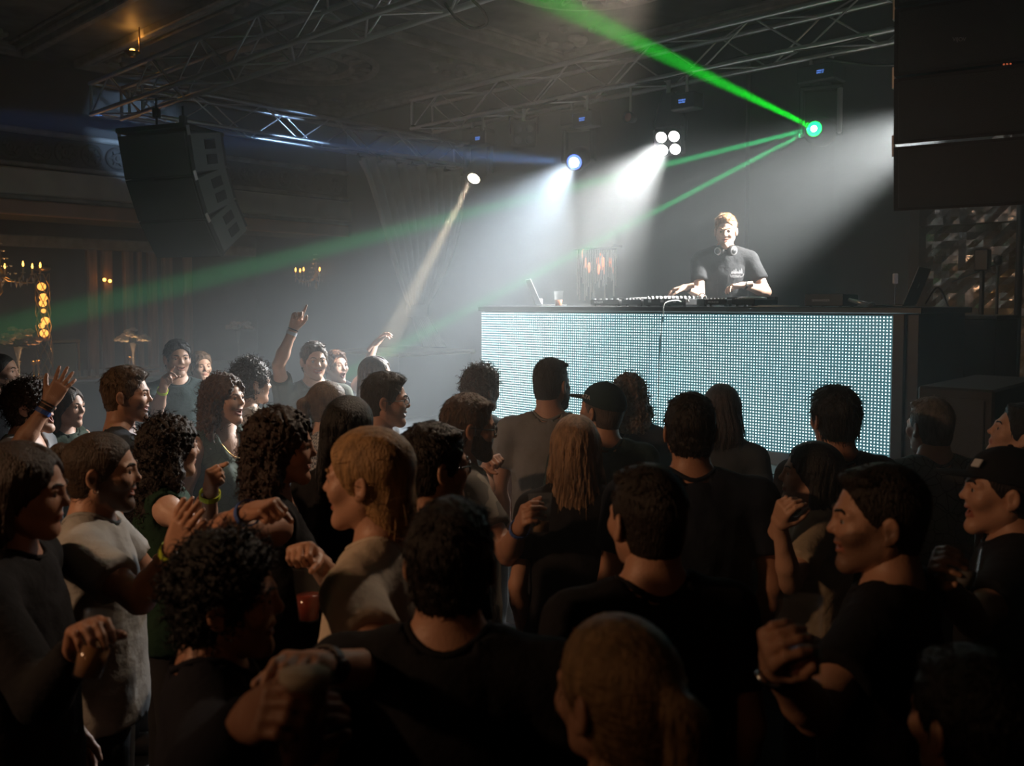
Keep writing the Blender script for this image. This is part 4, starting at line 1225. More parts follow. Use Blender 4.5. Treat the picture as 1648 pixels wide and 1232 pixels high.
# cable loops and clamps on the trusses
def cable(name, pts, r, label=None, m=None, parent=None, cat='cable', group=None):
    """smooth cable through world points"""
    pts = [Vector(p) for p in pts]; out = []
    for i in range(len(pts)-1):
        p0, p1, p2, p3 = pts[max(i-1, 0)], pts[i], pts[i+1], pts[min(i+2, len(pts)-1)]
        for t in np.linspace(0, 1, 7)[:-1]:
            out.append(0.5*((2*p1)+(p2-p0)*t+(2*p0-5*p1+4*p2-p3)*t*t+(3*p1-p0-3*p2+p3)*t**3))
    out.append(pts[-1])
    o = MB().tube(out, r, 7).build(name, m or M_CABLE, parent, True, loc=None if parent else out[0])
    if label: tag(o, label, cat, group)
    return o
a = at_v(700, 22, -1.08)
cable('power_cable', [at_v(716, 5, -1.25), at_v(735, 30, -1.25), at_v(760, 45, -1.27), at_v(783, 38, -1.25), at_v(778, 18, -1.25), at_v(760, 0, -1.25)], 0.010, 'black cable loop hanging from the front truss at the top of the picture')
cable('power_cable', [W(-2.9, 1.72, TZ+0.03)]+[W(-2.5+0.8*i, 1.72, TZ+(0.03 if i % 2 else -0.03)) for i in range(11)], 0.012, parent=rear_truss)
cable('power_cable', [at_v(1500+6*math.sin(i), 10+i*42, -0.9) for i in range(1)]+[at_v(1515, 40, 1.7), at_v(1495, 90, 1.7), at_v(1420, 105, 1.7), at_v(1330, 95, 1.7)], 0.012, 'black cable sagging below the rear truss beside the right speaker array')

# ------------------------------------------------------------ stage lights
M_DISP = emit('blue_display', (0.12, 0.30, 1.0), 1.6)
def moving_head(label, lamp, target, lens_mats, r=0.075, hood=0.0, display=True, yoke_bright=False):
    """a moving head that hangs under the rear truss; lamp is the middle of the front lens"""
    lamp = Vector(lamp); d = (Vector(target)-lamp).normalized()
    head_c = lamp-d*0.17
    hv = uv_of(head_c)
    basec = Vector((head_c.x, head_c.y, TZ-0.16))
    ob = empty('moving_head_light', basec, label, 'stage light', 'moving lights on the rear truss')
    MB().box(basec, 0.17, 0.12, 0.075, UX, VX, (0, 0, 1), 0.015).build('base', M_MATTBLACK, ob)
    if display:
        dp = basec-VX*0.122+UX*0.04
        MB().box(dp, 0.034, 0.002, 0.020, UX, VX).build('display_window', MAT_BLACKPLASTIC, ob)
        t = text_obj('display_text', 'HEAD 01\nDMX 24', 0.017, M_DISP, ob, dp-VX*0.003-UX*0.028+Vector((0, 0, 0.003)), UX, (0, 0, 1))
    for s in (-1, 1):
        MB().cyl(basec+UX*(s*0.09)+Vector((0, 0, 0.07)), basec+UX*(s*0.09)+Vector((0, 0, 0.17)), 0.02, None, 8).build('clamp', M_ALU, ob)
    # yoke: the arms hang from the base on both sides of the head
    sidev = d.cross(Vector((0, 0, 1))).normalized() if not yoke_bright else Vector((0.93, -0.36, 0)).normalized()
    MB().cyl(basec-Vector((0, 0, 0.075)), basec-Vector((0, 0, 0.105)), 0.09, None, 20).build('pan_ring', M_MATTBLACK, ob)
    for s in (-1, 1):
        a = basec+sidev*(s*0.155)-Vector((0, 0, 0.12)); c = head_c+sidev*(s*0.155)-Vector((0, 0, 0.03))
        q = MB(); q.box((a+c)/2, 0.022, 0.055, (a-c).length/2, sidev, sidev.cross(Vector((0, 0, 1))), (0, 0, 1), 0.012)
        q.build('yoke_arm', M_ALU if (yoke_bright and s > 0) else M_MATTBLACK, ob)
        MB().cyl(c+Vector((0, 0, 0.03))-sidev*(s*0.03), c+Vector((0, 0, 0.03))+sidev*(s*0.03), 0.045, None, 14).build('tilt_bearing', M_MATTBLACK, ob)
    MB().box(basec-Vector((0, 0, 0.115)), 0.175, 0.055, 0.018, sidev, sidev.cross(Vector((0, 0, 1))), (0, 0, 1), 0.01).build('yoke_bridge', M_MATTBLACK, ob)
    MB().lathe(head_c, [(0.0001, -0.17), (0.07, -0.165), (0.115, -0.10), (0.125, 0.0), (0.118, 0.08), (r+0.022, 0.150), (r+0.018, 0.165), (r+0.002, 0.165), (r, 0.150), (0.0001, 0.148)], 28, d).build('head_shell', M_MATTBLACK, ob, True)
    return ob, d
def lens_disc(name, c, d, r, m, parent):
    return MB().lathe(c, [(r, -0.004), (r*0.8, 0.004), (r*0.4, 0.009), (0.0001, 0.011)], 24, d).build(name, m, parent, True)
M_LENS_G = emit('green_lens', (0.0, 1.0, 0.05), 14); M_LENS_GC = emit('green_lens_core', (0.85, 1.0, 0.9), 30)
M_LENS_W = emit('white_lens', (1.0, 0.98, 0.94), 25); M_LENS_B = emit('blue_lens', (0.10, 0.20, 1.0), 3); M_LENS_BC = emit('blue_lens_core', (0.75, 0.85, 1.0), 35)
M_LENS_Y = emit('warm_lens', (1.0, 0.86, 0.60), 16)
M_DEADLENS = mat('dark_lens', (0.10, 0.10, 0.11), 0.1)
cdir = lambda p: (Vector((0, 0, CAMZ))-Vector(p)).normalized()
def aim(p, tgt, k):       # heads look between their target and the hall, as the photo shows the lenses
    return Vector(p)+((Vector(tgt)-Vector(p)).normalized()*(1-k)+cdir(p)*k)
LG = LAMP_GREEN
o, d = moving_head('moving head with a green glowing lens and a bright bare yoke arm, rightmost in view', LG, aim(LG, at(886, 0, 6.2), 0.55), None, 0.062, yoke_bright=True)
lens_disc('lens', LG-d*0.004, d, 0.062, M_LENS_G, o); lens_disc('hot_core', LG+d*0.004, d, 0.030, M_LENS_GC, o)
LB = LAMP_BLUE
o, d = moving_head('moving head with a blue rimmed white lens over the left of the booth', LB, aim(LB, at(500, 600, 7.0), 0.5), None, 0.080)
lens_disc('lens', LB-d*0.004, d, 0.080, M_LENS_B, o); lens_disc('hot_core', LB+d*0.004, d, 0.055, M_LENS_BC, o)
LY = LAMP_WARM
o, d = moving_head('moving head with a small warm yellow lens, nearest the curtain', LY, aim(LY, at(640, 520, 11.0), 0.55), None, 0.072)
lens_disc('lens', LY-d*0.004, d, 0.072, M_LENS_Y, o)
p = LAMP_RIGHT
o, d = moving_head('moving head half hidden by the right speaker array, throwing a white beam', p, at(1120, 420, 7.1), None, 0.085, display=False)
lens_disc('lens', p-d*0.004, d, 0.085, M_LENS_W, o)
# four-cell blinder
def blinder(label, c, d, cell_m, r=0.052, group=None):
    c = Vector(c); d = Vector(d).normalized(); sx = d.cross(Vector((0, 0, 1))).normalized(); sz = sx.cross(d).normalized()
    ob = empty('blinder_light', Vector((c.x, c.y, TZ-0.1)), label, 'stage light', group)
    MB().box(c-d*0.07, 0.14, 0.14, 0.055, sx, sz, d, 0.02).build('housing', M_MATTBLACK, ob)
    for i in (-1, 1):
        for j in (-1, 1):
            q = c+sx*(0.062*i)+sz*(0.062*j)
            MB().lathe(q-d*0.02, [(r+0.006, 0), (r+0.008, 0.02), (r+0.002, 0.02), (r, 0.004)], 20, d).build('cell_rim', M_MATTBLACK, ob, True)
            lens_disc('cell', q-d*0.012, d, r, cell_m, ob)
    for s in (-1, 1):
        MB().tube([c-d*0.07+sx*(s*0.155), c-d*0.09+sx*(s*0.160)+Vector((0, 0, 0.20)), Vector((c.x, c.y, TZ-0.10))+sx*(s*0.06)], 0.012, 6).build('bracket', M_MATTBLACK, ob)
    MB().cyl(Vector((c.x, c.y, TZ-0.11)), Vector((c.x, c.y, TZ+0.02)), 0.022, None, 10).build('clamp', M_ALU, ob)
    return ob
LW = LAMP_WHITE
blinder('four white glowing cells of a blinder lamp left of the DJ', LW, aim(LW, at(620, 760, 6.0), 0.5)-LW, M_LENS_W)
q = at_v(843, 216, 1.9)
blinder('unlit blinder lamp with pale cells between the warm and the blue lamp', q, cdir(q), M_DEADLENS, 0.045)
for px, py, lab in ((1097, 162, 'small dark lamp body with a blue readout right of the four-cell blinder'), (936, 191, 'small dark lamp body with a blue readout above the blue lamp'), (768, 222, 'small dark lamp body with a blue readout above the warm lamp')):
    c = at_v(px, py, 1.72); ob = empty('dimmer_box', c, lab, 'stage light')
    MB().box(c+VX*0.09+Vector((0, 0, 0.0)), 0.13, 0.085, 0.075, UX, VX, (0, 0, 1), 0.012).build('case', M_MATTBLACK, ob)
    text_obj('display_text', 'MODE 8\nSOUND', 0.020, M_DISP, ob, c+VX*0.002-UX*0.035, UX, (0, 0, 1))
    MB().cyl(c+VX*0.09+Vector((0, 0, 0.07)), c+VX*0.09+Vector((0, 0, max(0.1, TZ-c.z))), 0.015, None, 8).build('clamp', M_ALU, ob)
c = at_v(1009, 188, 1.72); ob = empty('par_lamp', c, 'small par lamp with a dull reddish lens between the blue and the white lamp', 'stage light')
MB().lathe(c, [(0.0001, 0.12), (0.045, 0.11), (0.055, 0.0), (0.050, 0.0), (0.048, 0.02), (0.0001, 0.03)], 18, VX).build('can', M_SPK, ob, True)
lens_disc('lens', c+VX*0.02, -VX, 0.046, mat('red_lens', (0.35, 0.16, 0.14), 0.2), ob)
MB().cyl(c+VX*0.06, Vector((c.x, c.y, TZ))+VX*0.06, 0.012, None, 8).build('hanger', M_ALU, ob)

c = W(2.6, -1.25, 4.02); d = (Vector((-1.1, 3.0, 1.5))-c).normalized(); ob = empty('par_lamp', c-d*0.12, 'unseen par lamp added on the front truss to brighten the crowd', 'stage light')
MB().lathe(c-d*0.16, [(0.0001, 0), (0.07, 0.01), (0.085, 0.12), (0.080, 0.12), (0.06, 0.05), (0.0001, 0.045)], 20, d).build('can', M_MATTBLACK, ob, True)  # lamp body made up to go with the added crowd wash
MB().tube([c-d*0.1+UX*0.1, c-d*0.1+UX*0.1+Vector((0, 0, 0.22)), c-d*0.1-UX*0.1+Vector((0, 0, 0.22)), c-d*0.1-UX*0.1], 0.008, 6).build('bracket', M_MATTBLACK, ob)

# ------------------------------------------------------------ line arrays
def line_array(label, top, nrm_yaw, n, w, hgt, dep, tilt0, dtilt, hang, logo=False, led=False):
    """cabinets hung one below the other; top is the upper front middle"""
    fy = Vector((math.sin(math.radians(nrm_yaw)), math.cos(math.radians(nrm_yaw)), 0)); sx = Vector((fy.y, -fy.x, 0))
    top = Vector(top); ob = empty('line_array', top, label, 'speaker')
    p = top.copy(); tilt = tilt0
    for i in range(n):
        t = math.radians(tilt); f = fy*math.cos(t)-Vector((0, 0, 1))*math.sin(t); z = sx.cross(f).normalized()*1.0
        if z.z < 0: z = -z
        c = p-z*(hgt/2)-f*(dep/2)
        k = 0.10
        P = []
        for yy, hh in ((0, hgt/2-0.006), (-dep, hgt/2-0.006-dep*math.tan(math.radians(abs(dtilt)/2+1)))):
            for zz in (-1, 1):
                for xx in (-1, 1): P.append(p-z*(hgt/2)+f*yy+sx*(xx*w/2)+z*(zz*hh))
        cab = MB().add(P, [(0, 1, 3, 2), (4, 6, 7, 5), (0, 4, 5, 1), (2, 3, 7, 6), (0, 2, 6, 4), (1, 5, 7, 3)]).build('cabinet', M_SPK, ob)
        fc_ = p-z*(hgt/2)+f*0.006
        MB().box(fc_, w/2-0.02, 0.006, hgt/2-0.02, sx, f, z, 0.004).build('grille', M_GRILLE, cab)
        if not logo:
            for s in (-1, 1):
                sp = p-z*(hgt*0.5)-f*(dep*0.5)+sx*(s*(w/2+0.004))
                MB().box(sp, 0.005, dep*0.42, hgt*0.42, sx, f, z, 0.003).build('side_plate', M_SIDEPLATE, cab)
                for q in (-1, 1): MB().box(sp+z*(q*hgt*0.17)-f*0.04+sx*(s*0.006), 0.004, dep*0.15, hgt*0.11, sx, f, z, 0.003).build('handle_recess', M_MATTBLACK, cab)
        for s in ((-1, 1) if logo else ()):
            MB().box(p-z*(hgt*0.5)-f*(dep*0.5)+sx*(s*(w/2+0.006)), 0.008, dep*0.14, hgt*0.12, sx, f, z, 0.003).build('side_handle', MAT_BLACKPLASTIC, cab)
        for s in (-1, 1):
            MB().box(p-f*0.03+sx*(s*(w/2+0.004)), 0.006, 0.02, 0.05, sx, f, z, 0.002).build('link_plate', M_ALU, cab)
        p = p-z*hgt; tilt += dtilt
    f0 = fy
    MB().box(top-fy*dep*0.5+Vector((0, 0, 0.05)), w/2, dep*0.55, 0.025, sx, fy, (0, 0, 1), 0.005).build('fly_frame', M_MATTBLACK, ob)
    for s in (-1, 1):
        a = top-fy*(dep*0.5-s*dep*0.35)+Vector((0, 0, 0.07))
        MB().tube([a, Vector((a.x, a.y, a.z+hang))], 0.012, 8).build('chain', MAT_BLACKPLASTIC, ob)
        MB().box(Vector((a.x, a.y, a.z+hang*0.5)), 0.035, 0.035, 0.05, None, None, None, 0.01).build('shackle', MAT_BLACKPLASTIC, ob)
    return ob, sx, fy
pt = at(243, 214, 9.2)
la, sx, fy = line_array('grey black line array speaker hanging from the left truss corner', pt, 201, 3, 0.90, 0.46, 0.56, 12, 11, 0.30)
pr = W(4.30, -1.05, 4.08)
yawr = 211
fyr = Vector((math.sin(math.radians(yawr)), math.cos(math.radians(yawr)), 0)); sxr = Vector((fyr.y, -fyr.x, 0))
pl = at(1508, 30, 3.75); pr = Vector((pl.x+0.40, pl.y+0.20, 4.08))
lb, sx, fy = line_array('big black line array speaker filling the upper right corner', pr, yawr, 5, 0.92, 0.315, 0.55, 0, 2.5, 0.2, logo=True)
o = text_obj('maker_badge', 'VIJOV', 0.022, mat('badge_grey', (0.35, 0.35, 0.36), 0.4), lb, at(1533, 66, pl.y-0.03), (1, 0, 0), (0, 0, 1))
o = text_obj('status_light', '= = =', 0.016, emit('red_status', (1.0, 0.2, 0.08), 0.8), lb, at(1614, 106, pl.y-0.03), (1, 0, 0.1), (-0.1, 0, 1))

# ------------------------------------------------------------ alcove on the left
M_FLAME = emit('candle_bulb', (1.0, 0.42, 0.07), 9.0)
M_CRYSTAL = mat('crystal', (0.55, 0.5, 0.45), 0.08, 0.0, spec=1.0)
M_BRASS = mat('aged_brass', (0.45, 0.30, 0.12), 0.3, 1.0)
def chandelier(label, c, r, bulbs, scale=1.0, watts=3):
    ob = empty('chandelier', c, label, 'chandelier'); c = Vector(c)
    MB().lathe(c, [(0.01, -0.26*scale), (0.05*scale, -0.2*scale), (0.02*scale, -0.1*scale), (0.07*scale, 0.0), (0.025*scale, 0.08*scale), (0.05*scale, 0.2*scale), (0.012, 0.3*scale), (0.010, 0.62*scale)], 12).build('stem', M_BRASS, ob, True)
    rod('chain', c+Vector((0, 0, 0.6*scale)), Vector((c.x, c.y, 3.36 if c.z < 3.3 else 5.4)), 0.008, M_BRASS, ob, 6)
    for k in range(bulbs):
        a = 2*PI*k/bulbs+0.35; d = Vector((math.cos(a), math.sin(a), 0)); e = c+d*r
        arm = MB().tube([c, c+d*r*0.4-Vector((0, 0, 0.09*scale)), c+d*r*0.8-Vector((0, 0, 0.10*scale)), e], 0.008, 6).build('arm', M_BRASS, ob, True)
        MB().lathe(e, [(0.03, 0), (0.034, 0.01), (0.012, 0.012), (0.012, 0.09), (0.0001, 0.092)], 10).build('candle_sleeve', mat('ivory', (0.5, 0.42, 0.32), 0.5) if k == 0 else bpy.data.materials['ivory'], arm, True)
        MB().lathe(e, [(0.006, 0.092), (0.014, 0.115), (0.013, 0.135), (0.004, 0.165), (0.0001, 0.172)], 10).build('flame_bulb', M_FLAME, arm, True)
        for q in range(4):
            pz = e-d*(r*0.16*q)-Vector((0, 0, 0.05+0.03*q))
            MB().lathe(pz, [(0.0001, 0.03), (0.012, 0.0), (0.007, -0.04), (0.0001, -0.065)], 6).build('crystal_drop', M_CRYSTAL, arm)
    for k in range(14):
        a = 2*PI*k/14; d = Vector((math.cos(a), math.sin(a), 0))
        m = MB()
        for t in range(7):
            f = t/6; rr = (0.05+(r*0.55-0.05)*f**1.6); m.lathe(c+d*rr*1.0+Vector((0, 0, (0.42-0.50*f)*scale)), [(0.0001, 0.014), (0.011, 0), (0.0001, -0.014)], 5)
        m.build('crystal_string', M_CRYSTAL, ob)
    point('chandelier_glow', c+Vector((0, 0, 0.12)), watts, (1.0, 0.52, 0.2), 0.12)
    return ob
chandelier('crystal chandelier with candle bulbs beyond the raised finger', at_u(510, 445, -9.0), 0.40, 8, 1.0, 6)
chandelier('crystal chandelier with orange candle bulbs at the left edge of the picture', at_u(-4, 440, -8.7), 0.55, 8, 1.3, 8)
# caged column of amber lamps
base = at_u(71, 560, -9.3)
ob = empty('lantern_column', Vector((base.x, base.y, 0)), 'tall wire column of stacked amber globes at the far left', 'lamp')
for (x, y, r) in ((67, 461, .062), (70, 478, .06), (69, 488, .055), (73, 516, .06), (67, 524, .045), (71, 536, .062), (73, 546, .04), (70, 500, .035)):
    p = at_u(x, y, -9.3); MB().ball(p, r, n=12, m=8).build('globe', mat('amber_glass', (0.3, 0.12, 0.03), 0.3) if r < 0.05 and y > 540 else emit('amber_globe', (1.0, 0.40, 0.07), 1.6+r*14), ob, True)
zt = at_u(70, 440, -9.3).z; zb = 0.0
for sgn in (-1, 1):
    for k in range(6):
        a0 = k*PI/3
        MB().tube([Vector((base.x+0.11*math.cos(a0+sgn*t*0.9), base.y+0.11*math.sin(a0+sgn*t*0.9), 0.9+(zt-0.9)*t/8)) for t in range(9)], 0.006, 4).build('cage_wire', M_BRASS, ob)
MB().lathe(Vector((base.x, base.y, 0)), [(0.2, 0), (0.2, 0.04), (0.04, 0.08), (0.03, 0.85), (0.12, 0.9), (0.0001, 0.91)], 16).build('foot', M_BRASS, ob, True)
MB().ball(Vector((base.x, base.y, zt+0.08)), 0.13, 0.13, 0.05).build('top_dish', M_BRASS, ob, True)
point('lantern_glow', Vector((base.x+0.2, base.y-0.2, 1.9)), 2.5, (1.0, 0.5, 0.18), 0.1)
# glowing bulbs that stand for lamps reflected in the panelling
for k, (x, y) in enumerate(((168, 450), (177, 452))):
    p = at_u(x, y, -10.9); ob = empty('lamp_reflection', p, ('left' if k == 0 else 'right')+' glowing dot of the twin lamp reflection between brown pilasters', 'lamp')
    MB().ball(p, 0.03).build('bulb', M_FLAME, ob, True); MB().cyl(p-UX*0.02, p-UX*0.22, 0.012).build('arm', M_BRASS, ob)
# counter, tables, flowers
def bouquet(label, c, r, col, stem_h, seed):
    rg = random.Random(seed); ob = empty('flower_vase', c, label, 'flowers'); c = Vector(c)
    MB().lathe(c, [(0.0001, 0.0), (0.07, 0), (0.075, 0.01), (0.02, 0.05), (0.018, stem_h*0.6), (0.06, stem_h), (0.055, stem_h), (0.015, stem_h*0.6)], 14).build('vase', glassy('vase_glass', (0.5, 0.5, 0.5), 0.05, 0.35), ob, True)
    petal = mat('petal', col, 0.8)
    for k in range(22):
        a = rg.uniform(0, 6.28); f = math.sqrt(rg.random()); p = c+Vector((math.cos(a)*r*f, math.sin(a)*r*f, stem_h+r*0.85*(1-f*f)*rg.uniform(0.3, 1)+0.04))
        m = MB()
        for q in range(9):
            aa = q*2.4; rr = 0.018+0.0035*q; m.ball(p+Vector((math.cos(aa)*rr, math.sin(aa)*rr, 0.015-0.003*q)), 0.034, 0.034, 0.024, 7, 4)
        m.build('blossom', petal, ob, True)
    for k in range(12):
        a = rg.uniform(0, 6.28); d = Vector((math.cos(a), math.sin(a), rg.uniform(-0.2, 0.5))).normalized(); p = c+Vector((0, 0, stem_h+0.02))
        MB().add([p, p+d*r*0.7+Vector((-d.y, d.x, 0))*0.03, p+d*r*1.25, p+d*r*0.7-Vector((-d.y, d.x, 0))*0.03], [(0, 1, 2, 3)]).build('leaf', mat('leaf_green', (0.03, 0.07, 0.03), 0.5) if k == 0 else bpy.data.materials['leaf_green'], ob)
    return ob
def table(label, c, r, h=0.75, m=None):
    c = Vector((c[0], c[1], 0)); ob = empty('bar_table', c, label, 'table')
    MB().lathe(c, [(0.0001, h-0.03), (r, h-0.03), (r, h), (0.0001, h)], 28).build('table_top', m or mat('dark_wood', (0.05, 0.035, 0.025), 0.3), ob)
    MB().lathe(c, [(0.28, 0), (0.28, 0.02), (0.04, 0.05), (0.035, h-0.03)], 16).build('pedestal', M_MATTBLACK, ob, True)
    return ob
def on_table(px, py, u, h):      # foot of a thing that stands h above the floor, seen at a pixel
    p = at_u(px, py, u); return p
t1 = at_u(215, 600, -9.4); table('dark round table under the white flowers left of the pointing man', t1, 0.45, 1.0)
bouquet('round bunch of white flowers on a thin vase left of the pointing man', (t1.x, t1.y, 1.0), 0.24, (0.85, 0.82, 0.75), 0.42, 3)
t2 = at_u(385, 600, -9.6); table('dark round table below the small pale bouquet at the alcove end', t2, 0.45, 1.0)
bouquet('small pale bouquet on a tall vase below the far chandelier', (t2.x, t2.y, 1.0), 0.22, (0.80, 0.77, 0.74), 0.58, 5)
t3 = at_u(30, 600, -8.55); table('dark round table with candles at the far left', t3, 0.5, 1.0)
bouquet('loose pink and cream flowers with candle lights at the far left', (t3.x, t3.y, 1.0), 0.30, (0.75, 0.5, 0.35), 0.45, 8)
for k, (x, y) in enumerate(((30, 584), (54, 584), (62, 583), (209, 577))):
    p = at_u(x, y, -8.6 if k < 3 else -9.3); base_z = 1.0
    ob = empty('candle_cup', Vector((p.x, p.y, base_z)), ['left candle glass under the pink flowers', 'middle candle glass under the pink flowers', 'right candle glass under the pink flowers', 'single candle glass under the white flowers'][k], 'candle')
    MB().lathe((p.x, p.y, base_z), [(0.03, 0), (0.012, 0.02), (0.010, p.z-base_z-0.04), (0.032, p.z-base_z-0.02), (0.036, p.z-base_z+0.03)], 12).build('holder', M_BRASS, ob, True)
    MB().ball((p.x, p.y, p.z), 0.022, 0.022, 0.03).build('flame', M_FLAME, ob, True)
    if k in (1, 3): point('candle_glow', (p.x+0.12, p.y-0.12, p.z+0.06), 3.5, (1.0, 0.55, 0.25), 0.03)
a = at_u(84, 550, -9.7); b = at_u(126, 584, -9.7); ua_, va_ = uv_of(a); ub_, vb_ = uv_of(b)
ob = empty('banquette', W(-9.7, (va_+vb_)/2, 0), 'green upholstered high back bench edged in brass at the left', 'bench')
MB().ubox(-9.85, -9.72, va_, vb_, 0.4, a.z-0.02, 0.02).build('backrest', mat('green_leather', (0.03, 0.05, 0.035), 0.5), ob)
MB().ubox(-9.9, -9.66, va_-0.02, vb_+0.03, a.z-0.02, a.z+0.03, 0.01).build('top_rail', M_BRASS, ob)
for q in (va_-0.02, vb_): MB().ubox(-9.86, -9.70, q, q+0.035, 0.0, a.z, 0.01).build('side_rail', M_BRASS, ob)
MB().ubox(-9.72, -9.2, va_, vb_, 0.35, 0.47, 0.03).build('seat', bpy.data.materials['green_leather'], ob)
a = at_u(108, 612, -7.2); b = at_u(170, 606, -7.2)
ob = empty('bar_counter', W(-7.2, (uv_of(a)[1]+uv_of(b)[1])/2, 0), 'dark bar counter with a pale top behind the raised hand', 'counter')
MB().ubox(-7.7, -7.2, uv_of(a)[1], uv_of(b)[1]+1.2, 0, a.z-0.04, 0.01).build('front', mat('counter_front', (0.03, 0.035, 0.04), 0.5), ob)
MB().ubox(-7.75, -7.15, uv_of(a)[1]-0.03, uv_of(b)[1]+1.25, a.z-0.04, a.z, 0.01).build('counter_top', mat('pale_stone', (0.35, 0.36, 0.38), 0.3), ob)
for k in range(5):
    q = W(-7.45, uv_of(a)[1]+0.12+0.11*k, a.z)
    o = MB().lathe(q, [(0.0001, 0.002), (0.030, 0), (0.032, 0.11), (0.028, 0.11), (0.027, 0.006)], 12).build('tumbler', glassy('tumbler_glass', (0.7, 0.7, 0.7), 0.03, 0.25), None, True, loc=q)
    tag(o, 'clear tumbler in the row on the pale bar counter', 'glass', 'tumblers on the bar counter')
# glass rods with glowing drops for reflected lights, between laptop and DJ
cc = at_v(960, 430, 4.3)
ob = empty('glass_reflection_cluster', cc, 'cluster of glass rods with glowing drops for reflected lights behind the booth', 'lamp')
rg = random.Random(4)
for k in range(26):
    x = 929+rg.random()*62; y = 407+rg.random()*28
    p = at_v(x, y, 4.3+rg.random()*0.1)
    MB().lathe(p, [(0.0001, 0.07), (0.016, 0.05), (0.02, 0.0), (0.012, -0.06), (0.0001, -0.08)], 7).build('bulb' if k % 2 else 'glass_drop', (emit('pink_reflection', (1.0, 0.36, 0.20), 1.5) if k == 1 else bpy.data.materials['pink_reflection']) if k % 2 else M_CRYSTAL, ob, True)
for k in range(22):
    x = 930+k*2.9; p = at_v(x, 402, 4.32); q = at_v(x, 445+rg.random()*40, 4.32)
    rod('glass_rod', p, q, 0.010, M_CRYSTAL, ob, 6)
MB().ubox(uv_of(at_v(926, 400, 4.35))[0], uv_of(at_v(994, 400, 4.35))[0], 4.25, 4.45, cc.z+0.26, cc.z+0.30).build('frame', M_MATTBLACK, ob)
# amber lamp high in the left corner
p = atz(213, 84, 5.15)
ob = empty('ceiling_lamp', p, 'amber uplight close to the ceiling in the upper left', 'lamp')
MB().lathe(p, [(0.03, -0.06), (0.10, 0.0), (0.09, 0.0), (0.03, -0.05)], 16).build('shade', M_BRASS, ob, True)
MB().ball(p+Vector((0, 0, 0.01)), 0.035).build('bulb', emit('amber_bulb', (1.0, 0.45, 0.08), 12), ob, True)
rod('stem', p+Vector((0.09, 0, 0)), p+Vector((0.09, 0, 0.33)), 0.01, M_BRASS, ob)
point('ceiling_lamp_glow', p+Vector((0, 0, 0.16)), 2.0, (1.0, 0.42, 0.08), 0.05)
# stands and poles at the right
def pole(label, px0, py0, py1, v, r, name='mast', cat='pole'):
    a = at_v(px0, py0, v); b = at_v(px0, py1, v); b.x, b.y = a.x, a.y
    ob = empty(name, (a.x, a.y, zd), label, cat)
    rod('tube', (a.x, a.y, zd+0.03), (a.x, a.y, a.z), r, MAT_BLACKPLASTIC, ob, 8)
    for k in range(3):
        t = k*2*PI/3; rod('foot', (a.x, a.y, zd+0.25), (a.x+0.3*math.cos(t), a.y+0.3*math.sin(t), zd+0.012), r*0.7, MAT_BLACKPLASTIC, ob, 6)
    return ob, a
o, a = pole('tall black lighting mast at the right edge before the foil wall', 1643, 330, 600, 3.0, 0.03)
o, a = pole('short black stand with a square lamp head before the foil wall', 1581, 432, 600, 2.6, 0.02, 'lamp_stand', 'stand')
MB().box(a+Vector((0, 0, 0.07)), 0.055, 0.05, 0.09, UX, VX, (0, 0, 1), 0.01).build('lamp_head', MAT_BLACKPLASTIC, o)
MB().tube([a+Vector((0, 0, 0.0)), a+UX*0.10+Vector((0, 0, -0.04)), a+UX*0.14+Vector((0, 0, 0.10))], 0.008, 6).build('arm', MAT_BLACKPLASTIC, o)
o, a = pole('thin microphone stand right of the square lamp head', 1606, 425, 600, 2.6, 0.012, 'microphone_stand', 'stand')
rod('boom', a, a-UX*0.35+Vector((0, 0, -0.14)), 0.009, MAT_BLACKPLASTIC, o, 6)
MB().ball(a+Vector((0, 0, 0.03)), 0.035, 0.035, 0.045).build('microphone', MAT_BLACKPLASTIC, o, True)
# amber lamp added low behind the cases to make orange glints in the foil
p = at_v(1618, 606, 3.6); ob = empty('foil_glint_lamp', (p.x, p.y, zd), 'amber lamp added low behind the cases for orange glints in the foil', 'lamp')
MB().box((p.x, p.y, zd+0.06), 0.10, 0.10, 0.05, UX, VX, (0, 0, 1), 0.01).build('body', M_MATTBLACK, ob)
MB().lathe((p.x, p.y, zd+0.11), [(0.08, 0), (0.06, 0.01), (0.0001, 0.012)], 16).build('lens', emit('amber_lens', (1.0, 0.45, 0.08), 10), ob)
spot('foil_glint_glow', (p.x, p.y, zd+0.16), (p.x+0.1, p.y+0.9, 2.4), 26, 120, (1.0, 0.50, 0.15), 0.6, 0.06)

